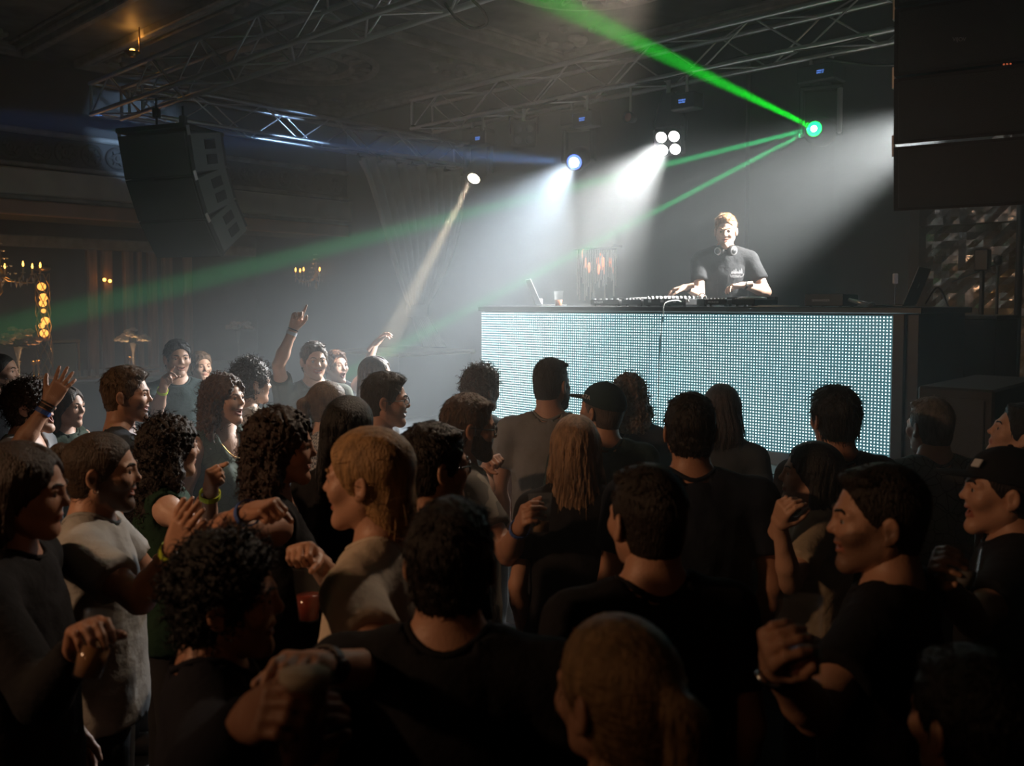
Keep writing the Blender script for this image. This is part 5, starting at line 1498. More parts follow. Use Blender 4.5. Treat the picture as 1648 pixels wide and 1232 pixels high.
# ------------------------------------------------------------ things on the booth
TT = 2.0525
def U(px, v): return uv_of(at_v(px, 487, v))[0]
M_GEAR = mat('player_black', (0.022, 0.023, 0.025), 0.35)
M_SILVER = mat('brushed_silver', (0.62, 0.62, 0.64), 0.28, 0.9)
M_WHITEP = mat('white_plastic', (0.75, 0.75, 0.73), 0.4)
M_PRINT = mat('pale_print', (0.55, 0.56, 0.58), 0.5)
def player(px0, px1, label, jog=True, txt=None):
    u0, u1 = U(px0, 0.30), U(px1, 0.30); uc = (u0+u1)/2; hw = (u1-u0)/2-0.006
    ob = empty('media_player', W(uc, 0.42, TT), label, 'DJ player', 'players on the booth')
    for a in (-1, 1):
        for b in (0.28, 0.56): MB().cyl(W(uc+a*(hw-0.03), b, TT), W(uc+a*(hw-0.03), b, TT+0.012), 0.012, None, 10).build('foot', M_CABLE, ob)
    MB().ubox(uc-hw, uc+hw, 0.24, 0.60, TT+0.012, TT+0.052, 0.005).build('body', M_GEAR, ob)
    MB().ubox(uc-hw, uc+hw, 0.555, 0.60, TT+0.052, TT+0.070, 0.004).build('display_hood', M_GEAR, ob)
    if jog:
        j = MB().lathe(W(uc, 0.38, TT+0.052), [(0.0001, 0.016), (0.085, 0.016), (0.10, 0.012), (0.104, 0.0), (0.10, 0.0)], 32).build('jog_wheel', M_SILVER, ob, True)
        MB().lathe(W(uc, 0.38, TT+0.0682), [(0.0001, 0.001), (0.055, 0.001), (0.056, 0.0)], 24).build('jog_plate', M_GEAR, j, True)
    for k in range(5):
        MB().cyl(W(uc-hw+0.03+k*(2*hw-0.06)/4, 0.262, TT+0.052), W(uc-hw+0.03+k*(2*hw-0.06)/4, 0.262, TT+0.060), 0.011, None, 12).build('button', M_SILVER if k % 2 else M_PRINT, ob, True)
    if txt: text_obj('maker_name', txt, 0.022, M_PRINT, ob, W(uc-hw*0.7, 0.239, TT+0.024), UX, (0, 0, 1))
    return ob
player(956, 1004, 'black media player nearest the plastic cup', False, 'PIONEER')
player(1006, 1040, 'silver wheeled media player left of the mixer')
u0, u1 = U(1042, 0.3), U(1110, 0.3)
mx = empty('dj_mixer', W((u0+u1)/2, 0.42, TT), 'black DJ mixer covered in rows of pale knobs under the right hand', 'mixer')
MB().ubox(u0, u1, 0.24, 0.60, TT+0.008, TT+0.058, 0.006).build('body', M_GEAR, mx)
for k in range(4):
    MB().cyl(W(u0+0.03 if k % 2 else u1-0.03, 0.28 if k < 2 else 0.56, TT), W(u0+0.03 if k % 2 else u1-0.03, 0.28 if k < 2 else 0.56, TT+0.01), 0.012).build('foot', M_CABLE, mx)
for r in range(5):
    for c in range(10):
        q = W(u0+0.028+c*(u1-u0-0.056)/9, 0.265+r*0.062, TT+0.058)
        MB().lathe(q, [(0.010, 0), (0.009, 0.016), (0.006, 0.020), (0.0001, 0.020)], 10).build('knob', M_PRINT if (r+c) % 2 else M_SILVER, mx, True)
for c in range(4):
    MB().ubox(u0+0.05+c*0.11, u0+0.075+c*0.11, 0.235, 0.2395, TT+0.03, TT+0.05).build('crossfader_cap', M_PRINT, mx)
player(1140, 1178, 'black media player with pale lettering before the DJ', False, 'PIONEER')
player(1182, 1222, 'silver wheeled media player at the DJ left elbow')
o = MB()
for k in range(3): o.box(W(U(1247, 0.3)+0.01*k, 0.3+0.01*k, TT+0.002+0.0022*k), 0.105, 0.148, 0.001, UX*math.cos(0.1*k)+VX*math.sin(0.1*k), VX*math.cos(0.1*k)-UX*math.sin(0.1*k))
tag(o.build('paper_sheet', mat('paper', (0.8, 0.78, 0.70), 0.7), None, loc=W(U(1247, 0.3), 0.3, TT)), 'few sheets of white paper at the right end of the players', 'paper')
# laptop seen edge on, left end
def laptop(label, hinge, xdir, wdir, lid_len, lid_lean, depth, width, m, logo=None, cat='laptop'):
    """xdir: from the hinge over the keyboard; wdir: along the hinge; lid_lean: how far the lid falls back"""
    h = Vector(hinge); x = Vector(xdir).normalized(); w = Vector(wdir).normalized(); z = Vector((0, 0, 1))
    ob = empty('laptop', h, label, cat)
    MB().box(h+x*(depth/2)+z*0.008, depth/2, width/2, 0.007, x, w, z, 0.004).build('base', m, ob)
    kb = MB()
    for i in range(5):
        for j in range(12): kb.box(h+x*(0.03+i*0.019)+w*(-width/2+0.03+j*(width-0.06)/11)+z*0.0158, 0.0078, 0.0095, 0.0012, x, w, z)
    kb.build('keys', MAT_BLACKPLASTIC, ob)
    MB().box(h+x*(depth*0.72)+z*0.0154, 0.032, 0.05, 0.0006, x, w, z).build('trackpad', m, ob)
    a = lid_lean; ld = (z*math.cos(a)-x*math.sin(a)); n = ld.cross(w)
    lid = MB().box(h+z*0.016+ld*(lid_len/2), width/2, lid_len/2, 0.0035, w, ld, n, 0.002).build('lid', m, ob)
    s = 1 if n.dot(x) > 0 else -1
    MB().box(h+z*0.016+ld*(lid_len/2)+n*(s*0.0038), width/2-0.012, lid_len/2-0.012, 0.0004, w, ld, n).build('screen', emit('laptop_screen', (0.25, 0.35, 0.5), 0.25) if 'laptop_screen' not in bpy.data.materials else bpy.data.materials['laptop_screen'], lid)
    if logo:
        MB().lathe(h+z*0.016+ld*(lid_len*0.52)-n*(s*0.0037), [(0.021, 0), (0.019, 0.001), (0.0001, 0.0012)], 18, -n*s).build('lid_emblem', logo, lid, True)
    return ob
hp_ = at_v(867, 489, 0.42)
laptop('silver laptop seen edge on at the left end of the booth', (hp_.x, hp_.y, TT), (1, 0.12, 0), (-0.12, 1, 0), 0.235, 0.42, 0.22, 0.31, M_SILVER)
hp_ = at_v(1464, 486, 0.52)
laptop('dark laptop with its lid towards the crowd at the right end of the booth', (hp_.x, hp_.y, TT), (-0.80, 0.60, 0), (0.60, 0.80, 0), 0.25, 0.36, 0.235, 0.34, mat('dark_aluminium', (0.045, 0.048, 0.052), 0.4, 0.5), mat('dull_emblem', (0.16, 0.17, 0.18), 0.3))
q = at_v(899, 487, 0.22)
cup('clear plastic cup of brown drink beside the silver laptop', (q.x, q.y, TT), (0, 0, 1), 0.125, 0.030, 0.041, 0.42, (0.42, 0.16, 0.08), None, None)
# small white cable plug block and adapter
q = at_v(870, 484, 0.55)
o = empty('cable_hub', (q.x, q.y, TT), 'small white adapter block behind the silver laptop hinge', 'adapter')
MB().box((q.x, q.y, TT+0.035), 0.018, 0.014, 0.032, None, None, None, 0.006).build('block', M_WHITEP, o); MB().box((q.x, q.y, TT+0.003), 0.03, 0.02, 0.003).build('clip', M_WHITEP, o)
q = at_v(1440, 486, 0.62)
o = empty('power_adapter', (q.x, q.y, TT), 'white plug adapter standing at the left edge of the dark laptop', 'adapter')
MB().box((q.x, q.y, TT+0.09), 0.003, 0.003, 0.09).build('stand_rod', MAT_BLACKPLASTIC, o)
MB().box((q.x-0.0, q.y, TT+0.185), 0.016, 0.012, 0.035, None, None, None, 0.006).build('plug', M_WHITEP, o)
u0, u1 = U(1298, 0.25), U(1360, 0.25)
rx = empty('radio_receiver', W((u0+u1)/2, 0.35, TT), 'flat black receiver box with pale lettering right of the DJ', 'receiver')
MB().ubox(u0, u1, 0.22, 0.47, TT+0.004, TT+0.085, 0.004).build('case', M_GEAR, rx)
for a in (u0+0.03, u1-0.03):
    for b in (0.25, 0.44): MB().cyl(W(a, b, TT), W(a, b, TT+0.006), 0.01).build('foot', M_CABLE, rx)
text_obj('maker_name', 'SENNHEISER', 0.022, M_PRINT, rx, W(u0+0.05, 0.219, TT+0.034), UX, (0, 0, 1))
# microphone with its cable lying right of the receiver
a = at_v(1366, 474, 0.25); b = at_v(1398, 486, 0.25); a.z = TT+0.045; b.z = TT+0.012
m = empty('microphone', a, 'silver headed hand microphone leaning on the receiver box', 'microphone')
MB().cyl(a, b, 0.011, 0.016, 12).build('handle', M_SILVER, m, True)
d = (b-a).normalized(); MB().ball(b+d*0.02, 0.026, 0.026, 0.024).build('head_grille', mat('mesh_grille', (0.08, 0.08, 0.085), 0.5, 0.5), m, True)
cable('cable', [b+d*0.03, W(U(1405, 0.3), 0.3, TT+0.01), W(U(1420, 0.24), 0.24, TT+0.008), W(U(1436, 0.34), 0.34, TT+0.008)], 0.0035, 'thin black cable between the microphone and the dark laptop')
cable('cable', [W(U(1490, 0.5), 0.5, TT+0.02), at_v(1510, 470, 0.45)+Vector((0, 0, 0.03)), at_v(1528, 500, 1.2), at_v(1532, 540, 1.3), at_v(1548, 590, 1.35), at_v(1556, 640, 1.35)], 0.006, 'black cable arching off the right end of the booth')
cable('cable', [W(U(1098, 0.25), 0.235, TT+0.035), W(U(1085, 0.1), 0.12, TT+0.045), W(U(1072, 0.0), -0.02, TT+0.02), W(U(1069, -0.03), -0.035, 1.98)], 0.0045, 'pale cable end draped over the booth edge from the mixer', M_WHITEP)
u = U(1066, -0.03)
cable('cable', [W(u, -0.022, 1.975), W(u-0.02, -0.022, 1.8), W(u-0.03, -0.022, 1.5), W(u-0.035, -0.022, 1.25), W(u-0.04, -0.03, 1.05), W(u+0.1, -0.18, 1.018), W(u+0.6, -0.42, 1.018), W(u+1.2, -0.30, 1.018), W(u+1.7, -0.42, 1.018)], 0.0045, 'dark cable hanging down the LED front and lying on the stage', mat('cable_grey', (0.10, 0.12, 0.13), 0.5))
# headphone hook arch between the mixer and player
q0 = W(U(1122, 0.3), 0.3, TT); q1 = W(U(1138, 0.3), 0.3, TT)
h = empty('headphone_holder', (q0+q1)/2, 'small pale wire arch between the mixer and the players', 'holder')
MB().tube([q0+(q1-q0)*(0.5-0.5*math.cos(a))+Vector((0, 0, 0.095*math.sin(a)**0.6 if math.sin(a) > 0 else 0)) for a in np.linspace(0.0, PI, 14)], 0.0035, 6).build('arch', M_SILVER, h, True)
MB().ubox(uv_of(q0)[0]+0.006, uv_of(q1)[0]-0.006, 0.28, 0.32, TT, TT+0.055, 0.004).build('dark_block', M_GEAR, h)

# ------------------------------------------------------------ everybody
DK = (0.014, 0.010, 0.008); BK = (0.008, 0.008, 0.009); BR = (0.055, 0.028, 0.014); BL_ = (0.30, 0.20, 0.10); GR = (0.12, 0.11, 0.10)
S1 = (0.46, 0.27, 0.185); S2 = (0.52, 0.33, 0.24); S3 = (0.38, 0.21, 0.14); S4 = (0.16, 0.085, 0.055)
black = fabric((0.012, 0.012, 0.014)); navy = fabric((0.012, 0.016, 0.026)); grey = fabric((0.17, 0.17, 0.175)); char = fabric((0.035, 0.037, 0.04))
beige = fabric((0.55, 0.47, 0.38)); teal = fabric((0.028, 0.055, 0.058)); olive = fabric((0.028, 0.040, 0.026)); greenf = fabric((0.016, 0.040, 0.024)); offw = fabric((0.50, 0.47, 0.42))
lime = mat('lime_band', (0.62, 0.80, 0.06), 0.5); blueb = mat('blue_band', (0.05, 0.11, 0.35), 0.5); darkb = mat('dark_band', (0.02, 0.015, 0.015), 0.6); whiteb = mat('white_band', (0.55, 0.58, 0.62), 0.5)
camo = pattern_mat('camouflage_cotton', 'camo', (0.20, 0.17, 0.13), (0.09, 0.075, 0.06), 9)
check = pattern_mat('checked_cotton', 'check', (0.42, 0.42, 0.42), (0.10, 0.10, 0.11), 75)
floral = pattern_mat('dark_floral_cotton', 'floral', (0.13, 0.13, 0.13), (0.012, 0.012, 0.013), 22)
greenfl = pattern_mat('green_floral_blouse', 'floral', (0.035, 0.06, 0.04), (0.012, 0.030, 0.022), 26)
def earring(p, sd=1):
    e = MB().tube([(sd*0.080+0.0*math.cos(a), -0.003+0.007*math.cos(a), -0.040+0.008*math.sin(a)) for a in np.linspace(0, 2*PI, 11)[:-1]], 0.0016, 5, True)
    mesh_obj('earring', p['toH'](e.v), e.f, MAT_CHROME, p['ob'])

# the DJ
dj = person('DJ in a black tee with headphones round the neck, working behind the booth', 1168, 372, 58, 197, 190, hair=('quiff',), haircol=(0.32, 0.17, 0.08), skin=(0.60, 0.40, 0.31), shirt=fabric((0.016, 0.017, 0.019)),
            z0=zd, pitch=-8, stubble=0.25, mouth='smile', lean=(0.0, 0.13), Yd=7.20, hs=1.05, bulk=1.08, sh=-0.035,
            R=dict(e=(1126, 472, -1), w=(1102, 462, -1), h=(1062, 470, -1), pose='keys', palm=(0, 0, -1)), L=dict(e=(1233, 470, -1), w=(1196, 458, -1), h=(1158, 461, -1), pose='keys', palm=(-0.1, 0, -1)))
watch(dj, -1, MAT_BLACKPLASTIC, mat('watch_steel', (0.7, 0.7, 0.7), 0.2, 0.9), 0.93, (0.2, -1, 0.4)); band(dj, 1, darkb, 'bracelet', 0.86, 0.03)
hpn = empty('headphones', tuple(dj['toW'](np.array([dj['top']+[0, 0, 1.5*dj['s']]]))[0]), 'black and silver headphones round the neck of the DJ', 'headphones')
s_ = dj['s']; tp = dj['top']
pts = [dj['toW'](np.array([tp+[0.092*math.cos(a), -0.012+0.100*math.sin(a), (1.515+0.012*math.sin(a)*-1)*s_]]))[0] for a in np.linspace(math.radians(-20), math.radians(-160), 15)]
pts = [dj['toW'](np.array([tp+[0.088*math.cos(a), -0.005+0.095*math.sin(a), 1.53*s_-0.045*max(0, math.sin(a))]]))[0] for a in np.linspace(math.radians(52), math.radians(-232), 26)]
MB().tube([tuple(q) for q in pts], 0.010, 8).build('headband', M_SILVER, hpn, True)
for e_, sd in ((0, 1), (-1, -1)):
    c = Vector(pts[e_]); ax = Vector(dj['RB'] @ np.array([sd*0.55, 0.8, -0.1])).normalized()
    cu2 = MB().lathe(c-ax*0.016, [(0.0001, 0), (0.044, 0.0), (0.050, 0.010), (0.048, 0.024), (0.034, 0.034), (0.0001, 0.036)], 22, ax).build('ear_cup', MAT_BLACKPLASTIC, hpn, True)
    MB().lathe(c+ax*0.0175, [(0.034, 0.0), (0.031, 0.003), (0.0001, 0.003)], 20, ax).build('cup_ring', M_SILVER, cu2, True)
    MB().lathe(c+ax*0.0205, [(0.022, 0.0), (0.020, 0.003), (0.0001, 0.003)], 20, ax).build('cup_centre', MAT_BLACKPLASTIC, cu2, True)
# chest print
sh_ = [c for c in dj['ob'].children if c.name.startswith('shirt')][0]
nrm = Vector(dj['RB'] @ np.array([0.0, 1.0, 0.12])).normalized(); rt = Vector(dj['RB'] @ np.array([-1.0, 0, 0]))
bpy.context.view_layer.update()
dirv = (at(1186, 438, 6)-Vector((0, 0, CAMZ))).normalized()
mw_ = Matrix.Translation(origin_of(sh_)); ok, hit_, hn, _ = sh_.ray_cast(mw_.inverted() @ Vector((0, 0, CAMZ)), dirv)
if ok:
    c = mw_ @ hit_; upv = Vector((0, 0, 1)); upv = (upv-nrm*upv.dot(nrm)).normalized()
    text_obj('chest_print', 'EXPEDIT', 0.019, M_PRINT, sh_, c+nrm*0.010-rt*0.043-upv*0.034, rt, upv)
    pm = MB()
    for k in range(6):
        x0 = -0.045+0.015*k; pm.add([c+nrm*0.011+rt*x0-upv*0.008, c+nrm*0.011+rt*(x0+0.0065)+upv*(0.010+0.012*((k*7) % 3)), c+nrm*0.011+rt*(x0+0.013)-upv*0.008], [(0, 1, 2)])
    for a, b in (((-0.048, -0.012), (0.048, -0.012)), ((-0.048, -0.040), (0.040, -0.040)), ((-0.054, -0.016), (-0.048, -0.038)), ((0.052, -0.014), (0.044, -0.038))):
        pa, pb = c+nrm*0.012+rt*a[0]+upv*a[1], c+nrm*0.012+rt*b[0]+upv*b[1]; pm.cyl(pa, pb, 0.0013, None, 5)
    pm.build('chest_emblem', M_PRINT, sh_)

# far left
person('mustached man in a dark shirt cut by the left edge of the picture', 3, 598, 62, 85, 95, hair=('buzz',), haircol=DK, skin=S1, shirt=black, stubble=0.5, low=True)
p = person('shouting curly haired man raising an open hand with wristbands at the far left', 50, 655, 84, 78, 85, hair=('curly',), haircol=(0.05, 0.026, 0.014), skin=S1, shirt=grey, mouth='shout', pitch=8, neck='wide',
           R=dict(e=(28, 722, -1), w=(86, 638, -1), h=(120, 584, -1), pose='open', palm=(-0.1, 0.9, 0.4)))
band(p, 1, darkb, 'wristband', 0.90, 0.016); band(p, 1, blueb, 'wristband', 0.80, 0.020); band(p, 1, darkb, 'wristband', 0.97, 0.008)
person('long haired woman half hidden behind the raised open hand', 108, 655, 70, 100, 110, True, hair=('long', 0.30), haircol=BR, skin=S1, shirt=olive, sleeve='tank', low=True)
p = person('man with a faded quiff and stubble in a charcoal tee, profile to the right', 205, 636, 88, 80, 70, hair=('quiff',), haircol=(0.10, 0.065, 0.04), skin=S1, shirt=char, mouth='smile', stubble=0.5, neck='wide')
p = person('smiling dark haired man pointing upward with a lime wristband', 286, 577, 60, 145, 150, hair=('short',), haircol=DK, skin=S2, shirt=fabric((0.025, 0.04, 0.04)), mouth='smile', stubble=0.2,
           R=dict(e=(252, 662, -1), w=(264, 620, -1), h=(272, 586, -1), pose='twopoint', palm=(0.8, -0.5, 0.2)))
band(p, 1, lime, 'wristband', 0.80, 0.022)
person('fair man peeking over the shoulder of the pointing man', 324, 590, 48, 140, 140, hair=('short',), haircol=(0.12, 0.07, 0.04), skin=S2, shirt=char, low=True)
p = person('laughing woman with wavy brown hair, green floral top and a necklace', 362, 643, 80, 108, 125, True, hair=('longcurly', 0.30), haircol=(0.075, 0.038, 0.020), skin=S2, shirt=greenfl, mouth='open', neck='vneck', sleeve='tank', pitch=5)
nk = [p['toW'](np.array([p['top']+[0.062*math.cos(a), 0.035+0.10*(-math.sin(a)) if math.sin(a) < 0 else 0.035, (1.49+0.0)*p['s']-0.11*max(0, -math.sin(a))]]))[0] for a in np.linspace(0, -PI, 15)]
MB().tube([tuple(q) for q in nk], 0.0022, 5).build('necklace', MAT_GOLD, p['ob'], True)
p = person('man with dark curls in a beige tee turned half away', 406, 617, 73, 52, 45, hair=('curly',), haircol=(0.035, 0.020, 0.012), skin=S2, shirt=beige)
earring(p)
p = person('grinning man in a grey tee stretching one arm up, index finger raised', 506, 581, 62, 152, 158, hair=('short',), haircol=(0.07, 0.045, 0.03), skin=S2, shirt=fabric((0.09, 0.10, 0.085)), mouth='smile', stubble=0.25,
           R=dict(e=(448, 588, -1), w=(475, 522, -1), h=(489, 476, -1), pose='point', palm=(0.5, -0.85, 0)))
band(p, 1, darkb, 'bracelet', 0.96, 0.008); band(p, 1, whiteb, 'wristband', 0.86, 0.022)
p = person('ginger shouting person with one bare arm raised and hand drooping', 541, 590, 52, 132, 140, hair=('short',), haircol=(0.25, 0.10, 0.04), skin=(0.60, 0.40, 0.32), shirt=char, mouth='shout', pitch=6, sleeve='tank',
           L=dict(e=(586, 600, -1), w=(610, 537, -1), h=(632, 522, -1), pose='relaxed', palm=(0.3, -0.3, -1)))
person('brown long haired person looking right behind the man with glasses', 606, 604, 58, 95, 95, True, hair=('long', 0.28), haircol=BR, skin=S2, shirt=char, Yd=5.5, low=True)
p = person('woman with a ponytail and checked shirt turned away from the camera', 530, 652, 80, 58, 60, True, hair=('ponytail', 0.22), haircol=(0.11, 0.07, 0.04), skin=S2, shirt=check)
p = person('woman with long straight black hair seen from behind, dark top', 563, 692, 112, 22, 20, True, hair=('long', 0.36), haircol=BK, skin=S3, shirt=black)
p = person('man with black framed glasses, dark quiff and open pale shirt, facing right', 622, 645, 88, 84, 80, hair=('quiff',), haircol=DK, skin=S3, shirt=offw, mouth='smile', glasses=True, neck='vneck', stubble=0.3)
person('man with short frizzy curls before the left edge of the LED front', 776, 628, 76, 48, 40, hair=('curly',), haircol=(0.05, 0.03, 0.025), skin=S4, shirt=teal, stubble=0.3)
p = person('bespectacled man in a camouflage tee holding a cup, facing right', 756, 688, 106, 78, 75, hair=('short',), haircol=(0.06, 0.032, 0.018), skin=S3, shirt=camo, glasses=True, pitch=-6, beard=0.006,
           R=dict(e=(818, 892, -1), w=(838, 846, -1), h=(850, 808, -1), pose='grip', palm=(0.8, 0.1, 0)), L=dict(e=(778, 800, 1), w=(785, 748, 1), h=(808, 722, -1), pose='fist', palm=(0.4, -0.3, -0.6)))
band(p, 1, blueb, 'wristband', 0.90, 0.018); held_cup(p, 1, 'clear cup held by the man in the camouflage tee', fill=0.3, liquid=(0.25, 0.15, 0.08))
p = person('tall bearded man in a heather grey tee seen from behind before the LED front', 888, 619, 84, 38, 14, hair=('fade',), haircol=(0.020, 0.016, 0.014), skin=S3, shirt=grey, beard=0.012, bulk=1.05)
p = person('man in a teal tee and dark snapback cap, face turned left', 968, 662, 92, -44, -12, hair=('buzz',), haircol=(0.08, 0.06, 0.05), skin=S1, shirt=teal, stubble=0.5, pitch=8, bulk=1.0)
c_ = cap(p, fabric((0.018, 0.040, 0.048)), fabric((0.035, 0.040, 0.045)))
cp = p['toH'](np.array([[-0.090, 0.030, 0.062]]))[0]
# lettering on the side of the cap
hd = p['toH'](np.array([[-0.094, -0.005, 0.055], [-0.086, 0.05, 0.060], [-0.090, -0.002, 0.095]]))
text_obj('cap_lettering', 'ATA', 0.026, M_PRINT, c_, Vector(hd[1]), Vector(hd[0])-Vector(hd[1]), Vector(hd[2])-Vector(hd[0]), 0.002)
person('person with pale frizzy hair just behind the snapback cap', 1012, 640, 66, 5, 5, True, hair=('longcurly', 0.20), haircol=(0.16, 0.12, 0.08), skin=S2, shirt=char, Yd=4.62)
p = person('woman with long straight hair fading to blond over a black tee', 926, 722, 112, 3, 5, True, hair=('long', 0.40), haircol=(0.26, 0.16, 0.095), skin=S1, shirt=black, pants=MAT_GREYJEANS, strands=1600)
p = person('broad man in a navy tee with cropped hair seen from behind', 1110, 694, 122, 4, 0, hair=('short',), haircol=(0.012, 0.010, 0.010), skin=S3, shirt=navy, bulk=1.16)
p = person('person with smooth shoulder length hair standing close to the LED front', 1161, 660, 86, 8, 10, True, hair=('long', 0.20), haircol=(0.05, 0.04, 0.035), skin=S2, shirt=fabric((0.06, 0.07, 0.08)))
p = person('man with a thick round mop of black hair silhouetted by the LED front', 1342, 674, 104, -12, -10, hair=('shag',), haircol=BK, skin=S3, shirt=black)
p = person('man with cropped greying hair beside the subwoofer, back to the camera', 1496, 688, 96, -16, -5, hair=('fade',), haircol=(0.13, 0.12, 0.11), skin=S1, shirt=floral)
p = person('woman with long black hair and a cream blouse touching her lips', 1304, 765, 112, -80, -60, True, hair=('long', 0.44), haircol=BK, skin=S2, shirt=fabric((0.42, 0.35, 0.26)), pitch=6,
           L=dict(e=(1272, 940, -1), w=(1254, 840, -1), h=(1272, 788, -1), pose='pinch', palm=(0.8, 0.4, 0)))
p = person('stubbled man in a black tee with watch and cup, profile to the left', 1412, 838, 180, -80, -52, hair=('fade',), haircol=(0.018, 0.013, 0.010), skin=S1, shirt=black, stubble=0.6, mouth='smile',
           L=dict(e=(1312, 1150, -1), w=(1246, 1068, -1), h=(1228, 1010, -1), pose='grip', palm=(0.9, 0.1, 0.1)), R=dict(e=(1400, 1120, 1), w=(1290, 1030, -1), h=(1222, 1002, -1), pose='fist', palm=(0, 0.3, -1)))
watch(p, -1, MAT_BLACKPLASTIC, MAT_CHROME, 0.90, (-1, -0.4, 0)); held_cup(p, -1, 'clear plastic cup held low by the stubbled man at the front right', fill=0.35, liquid=(0.35, 0.12, 0.08))
p = person('laughing man in a black cap with a pale patch, drink raised, at the right', 1612, 792, 142, -74, -60, hair=('buzz',), haircol=DK, skin=S1, shirt=black, mouth='open', pitch=4,
           L=dict(e=(1566, 1000, -1), w=(1508, 925, -1), h=(1505, 868, -1), pose='grip', palm=(0.6, -0.7, 0)))
c_ = cap(p, fabric((0.010, 0.010, 0.011)), fabric((0.010, 0.010, 0.011)))
hd = p['toH'](np.array([[-0.050, 0.083, 0.085], [-0.030, 0.095, 0.083], [-0.048, 0.075, 0.102]]))
MB().box(hd[0], 0.015, 0.013, 0.003, (Vector(hd[1])-Vector(hd[0])).normalized(), (Vector(hd[2])-Vector(hd[0])).normalized(), (Vector(hd[1])-Vector(hd[0])).cross(Vector(hd[2])-Vector(hd[0])).normalized(), 0.002).build('cap_patch', whiteb, c_)
held_cup(p, -1, 'short clear tumbler in the raised hand of the man in the black cap', h=0.09, r0=0.033, r1=0.040, fill=0.4, liquid=(0.3, 0.3, 0.3))
person('person with dark hair leaning in at the right edge of the picture', 1640, 700, 92, -70, -70, hair=('short',), haircol=BK, skin=S2, shirt=black, pitch=18, Yd=3.45, low=True)
p = person('man with faded sides seen from behind, in front of the navy tee', 1040, 838, 180, -24, -12, hair=('fade',), haircol=(0.020, 0.015, 0.012), skin=S1, shirt=black)
p = person('dark haired man in a black tee filling the bottom middle, back to the camera', 726, 908, 212, 6, 4, hair=('short',), haircol=DK, skin=S1, shirt=black, bulk=1.12,
           L=dict(e=(470, 1290, -1), w=(462, 1180, -1), h=(508, 1092, -1), pose='pinch', palm=(0.8, 0.2, 0)))
p = person('blond woman in the bottom middle foreground, head turned slightly left', 990, 1118, 272, -38, -20, True, hair=('ponytail', 0.16), haircol=(0.30, 0.19, 0.095), skin=S1, shirt=black, strands=1500)
p = person('blond man with collar length hair in a cream tee, profile to the left', 590, 772, 168, -82, -78, hair=('swept',), haircol=(0.34, 0.20, 0.09), skin=S1, shirt=beige, mouth='smile', strands=400,
           L=dict(e=(618, 1085, -1), w=(512, 1068, -1), h=(450, 1050, -1), pose='relaxed', palm=(0, 0.3, -1)), R=dict(e=(572, 975, 1), w=(502, 896, -1), h=(458, 862, -1), pose='fist', palm=(0.2, -0.2, -1)))
watch(p, -1, MAT_BLACKPLASTIC, MAT_BLACKPLASTIC, 0.90, (0, -1, 0.4))
wr, x, y, z, k = p['frames'][1]
hc_ = Vector(wr+y*0.07)
cup('tall clear cup of dark red drink dangling from the hand of the blond man', hc_+Vector((0.02, -0.02, -0.175)), (0, 0, 1), 0.14, 0.027, 0.040, 0.45, (0.20, 0.035, 0.02))
p = person('laughing woman with wavy dark hair in a black dress, arm out to the right', 455, 720, 124, 82, 70, True, hair=('longcurly', 0.38), haircol=(0.030, 0.018, 0.014), skin=S3, shirt=black, dress=True, mouth='smile', sleeve='tank', neck='vneck',
           R=dict(e=(345, 855, -1), w=(404, 822, -1), h=(470, 804, -1), pose='fist', palm=(0, 0.4, -1)), L=dict(e=(520, 945, 1), w=(530, 885, 1), h=(508, 822, -1), pose='relaxed', palm=(-0.7, -0.5, 0)))
band(p, 1, blueb, 'wristband', 0.92, 0.018)
p = person('woman with a big cloud of dark curls and a green sleeveless top, fist raised', 276, 722, 104, 50, 60, True, hair=('longcurly', 0.34), haircol=(0.018, 0.012, 0.010), skin=S2, shirt=greenf, sleeve='tank', strands=1500,
           R=dict(e=(336, 872, -1), w=(338, 790, -1), h=(342, 740, -1), pose='fist', palm=(0.6, 0.6, 0)))
band(p, 1, lime, 'wristband', 0.93, 0.020)
p = person('smiling bearded man with a hair bun and grey tee, both hands lifted', 166, 760, 134, 78, 72, hair=('bun',), haircol=(0.045, 0.028, 0.018), skin=S1, shirt=fabric((0.36, 0.36, 0.35)), mouth='smile', stubble=0.85, pants=MAT_BLACKJEANS,
           R=dict(e=(226, 965, -1), w=(281, 882, -1), h=(316, 812, -1), pose='flat', palm=(0.5, 0.6, 0.3)), L=dict(e=(245, 930, 1), w=(296, 866, 1), h=(325, 800, 1), pose='flat', palm=(0.2, -0.7, 0)))
band(p, 1, lime, 'wristband', 0.93, 0.018); earring(p)
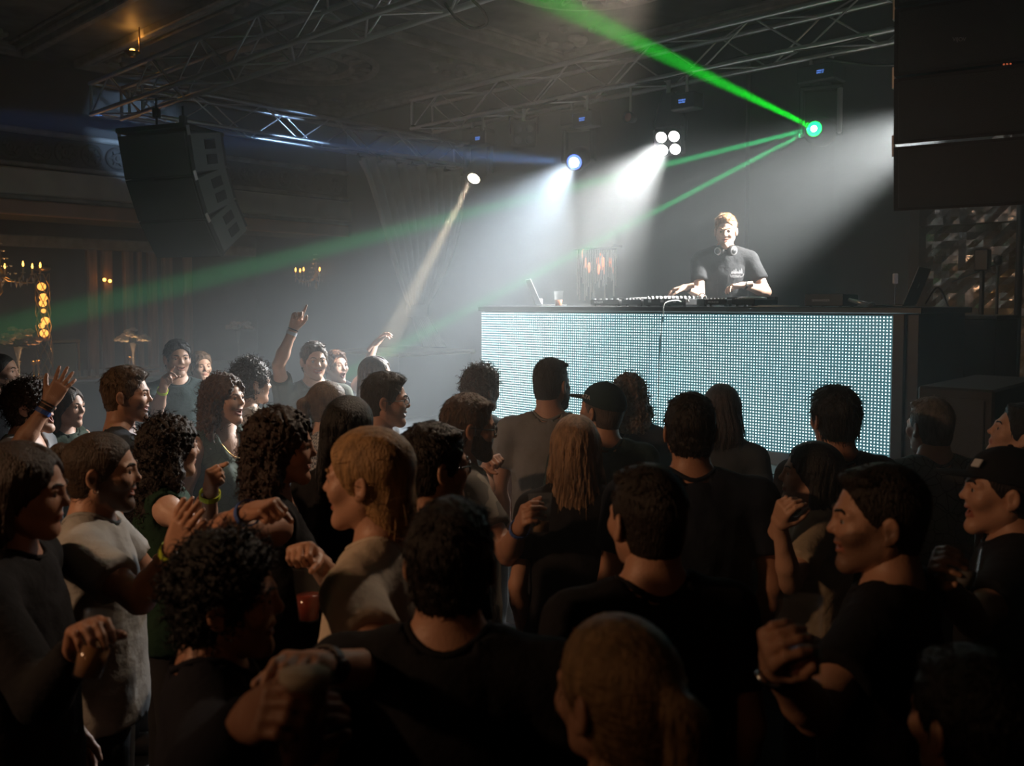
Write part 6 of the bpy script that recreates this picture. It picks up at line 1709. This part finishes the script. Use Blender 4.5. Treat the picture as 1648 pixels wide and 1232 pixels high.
p = person('long haired man in a dark jacket holding a cup at the left edge', 38, 792, 164, 80, 78, hair=('long', 0.16), haircol=(0.030, 0.018, 0.014), skin=S3, shirt=black, sleeve='long', pitch=-4,
           R=dict(e=(70, 1120, -1), w=(128, 1040, -1), h=(150, 965, -1), pose='grip', palm=(0.6, -0.6, 0)))
held_cup(p, 1, 'clear cup held by the man in the dark jacket at the left edge', fill=0.5, liquid=(0.3, 0.16, 0.08))
p = person('shadowed man in a dark collared shirt in the lower left foreground, facing right', 368, 965, 202, 80, 72, hair=('curly',), haircol=BK, skin=S3, shirt=fabric((0.012, 0.013, 0.020)), sleeve='long', mouth='smile',
           R=dict(e=(330, 1240, -1), w=(400, 1155, -1), h=(462, 1130, -1), pose='grip', palm=(0.2, 0.7, -0.5)))
held_cup(p, 1, 'plastic cup of dark beer in the hand of the shadowed man', h=0.14, fill=0.75, liquid=(0.12, 0.035, 0.015), foam=0.02)
p = person('man with tousled dark hair and glasses, red light on his neck, back to the camera', 700, 752, 142, 62, 50, hair=('short',), haircol=DK, skin=S1, shirt=fabric((0.018, 0.026, 0.030)), glasses=True, stubble=0.3)
p = person('dark haired person in the bottom right corner, barely lit', 1560, 1165, 250, -20, -20, True, hair=('short',), haircol=BK, skin=S1, shirt=black)
for q in PEOPLE: print('PERSON', q[1], q[2], q[0][:50])

# ------------------------------------------------------------ haze hanging in the hall
mh = bpy.data.materials.new('stage_haze'); mh.use_nodes = True
nt = mh.node_tree; nt.nodes.clear()
out = nt.nodes.new('ShaderNodeOutputMaterial'); vs = nt.nodes.new('ShaderNodeVolumeScatter')
vs.inputs['Color'].default_value = (0.86, 0.95, 1.0, 1); vs.inputs['Density'].default_value = HAZE; vs.inputs['Anisotropy'].default_value = 0.35
nt.links.new(vs.outputs[0], out.inputs['Volume'])
hz = MB().ubox(-7.8, 6.9, -3.7, 4.15, 0.005, 5.3).build('haze', mh, None, loc=W(0, 0, 2.5))
tag(hz, 'thin stage haze filling the hall and catching the beams', 'haze', kind='stuff')
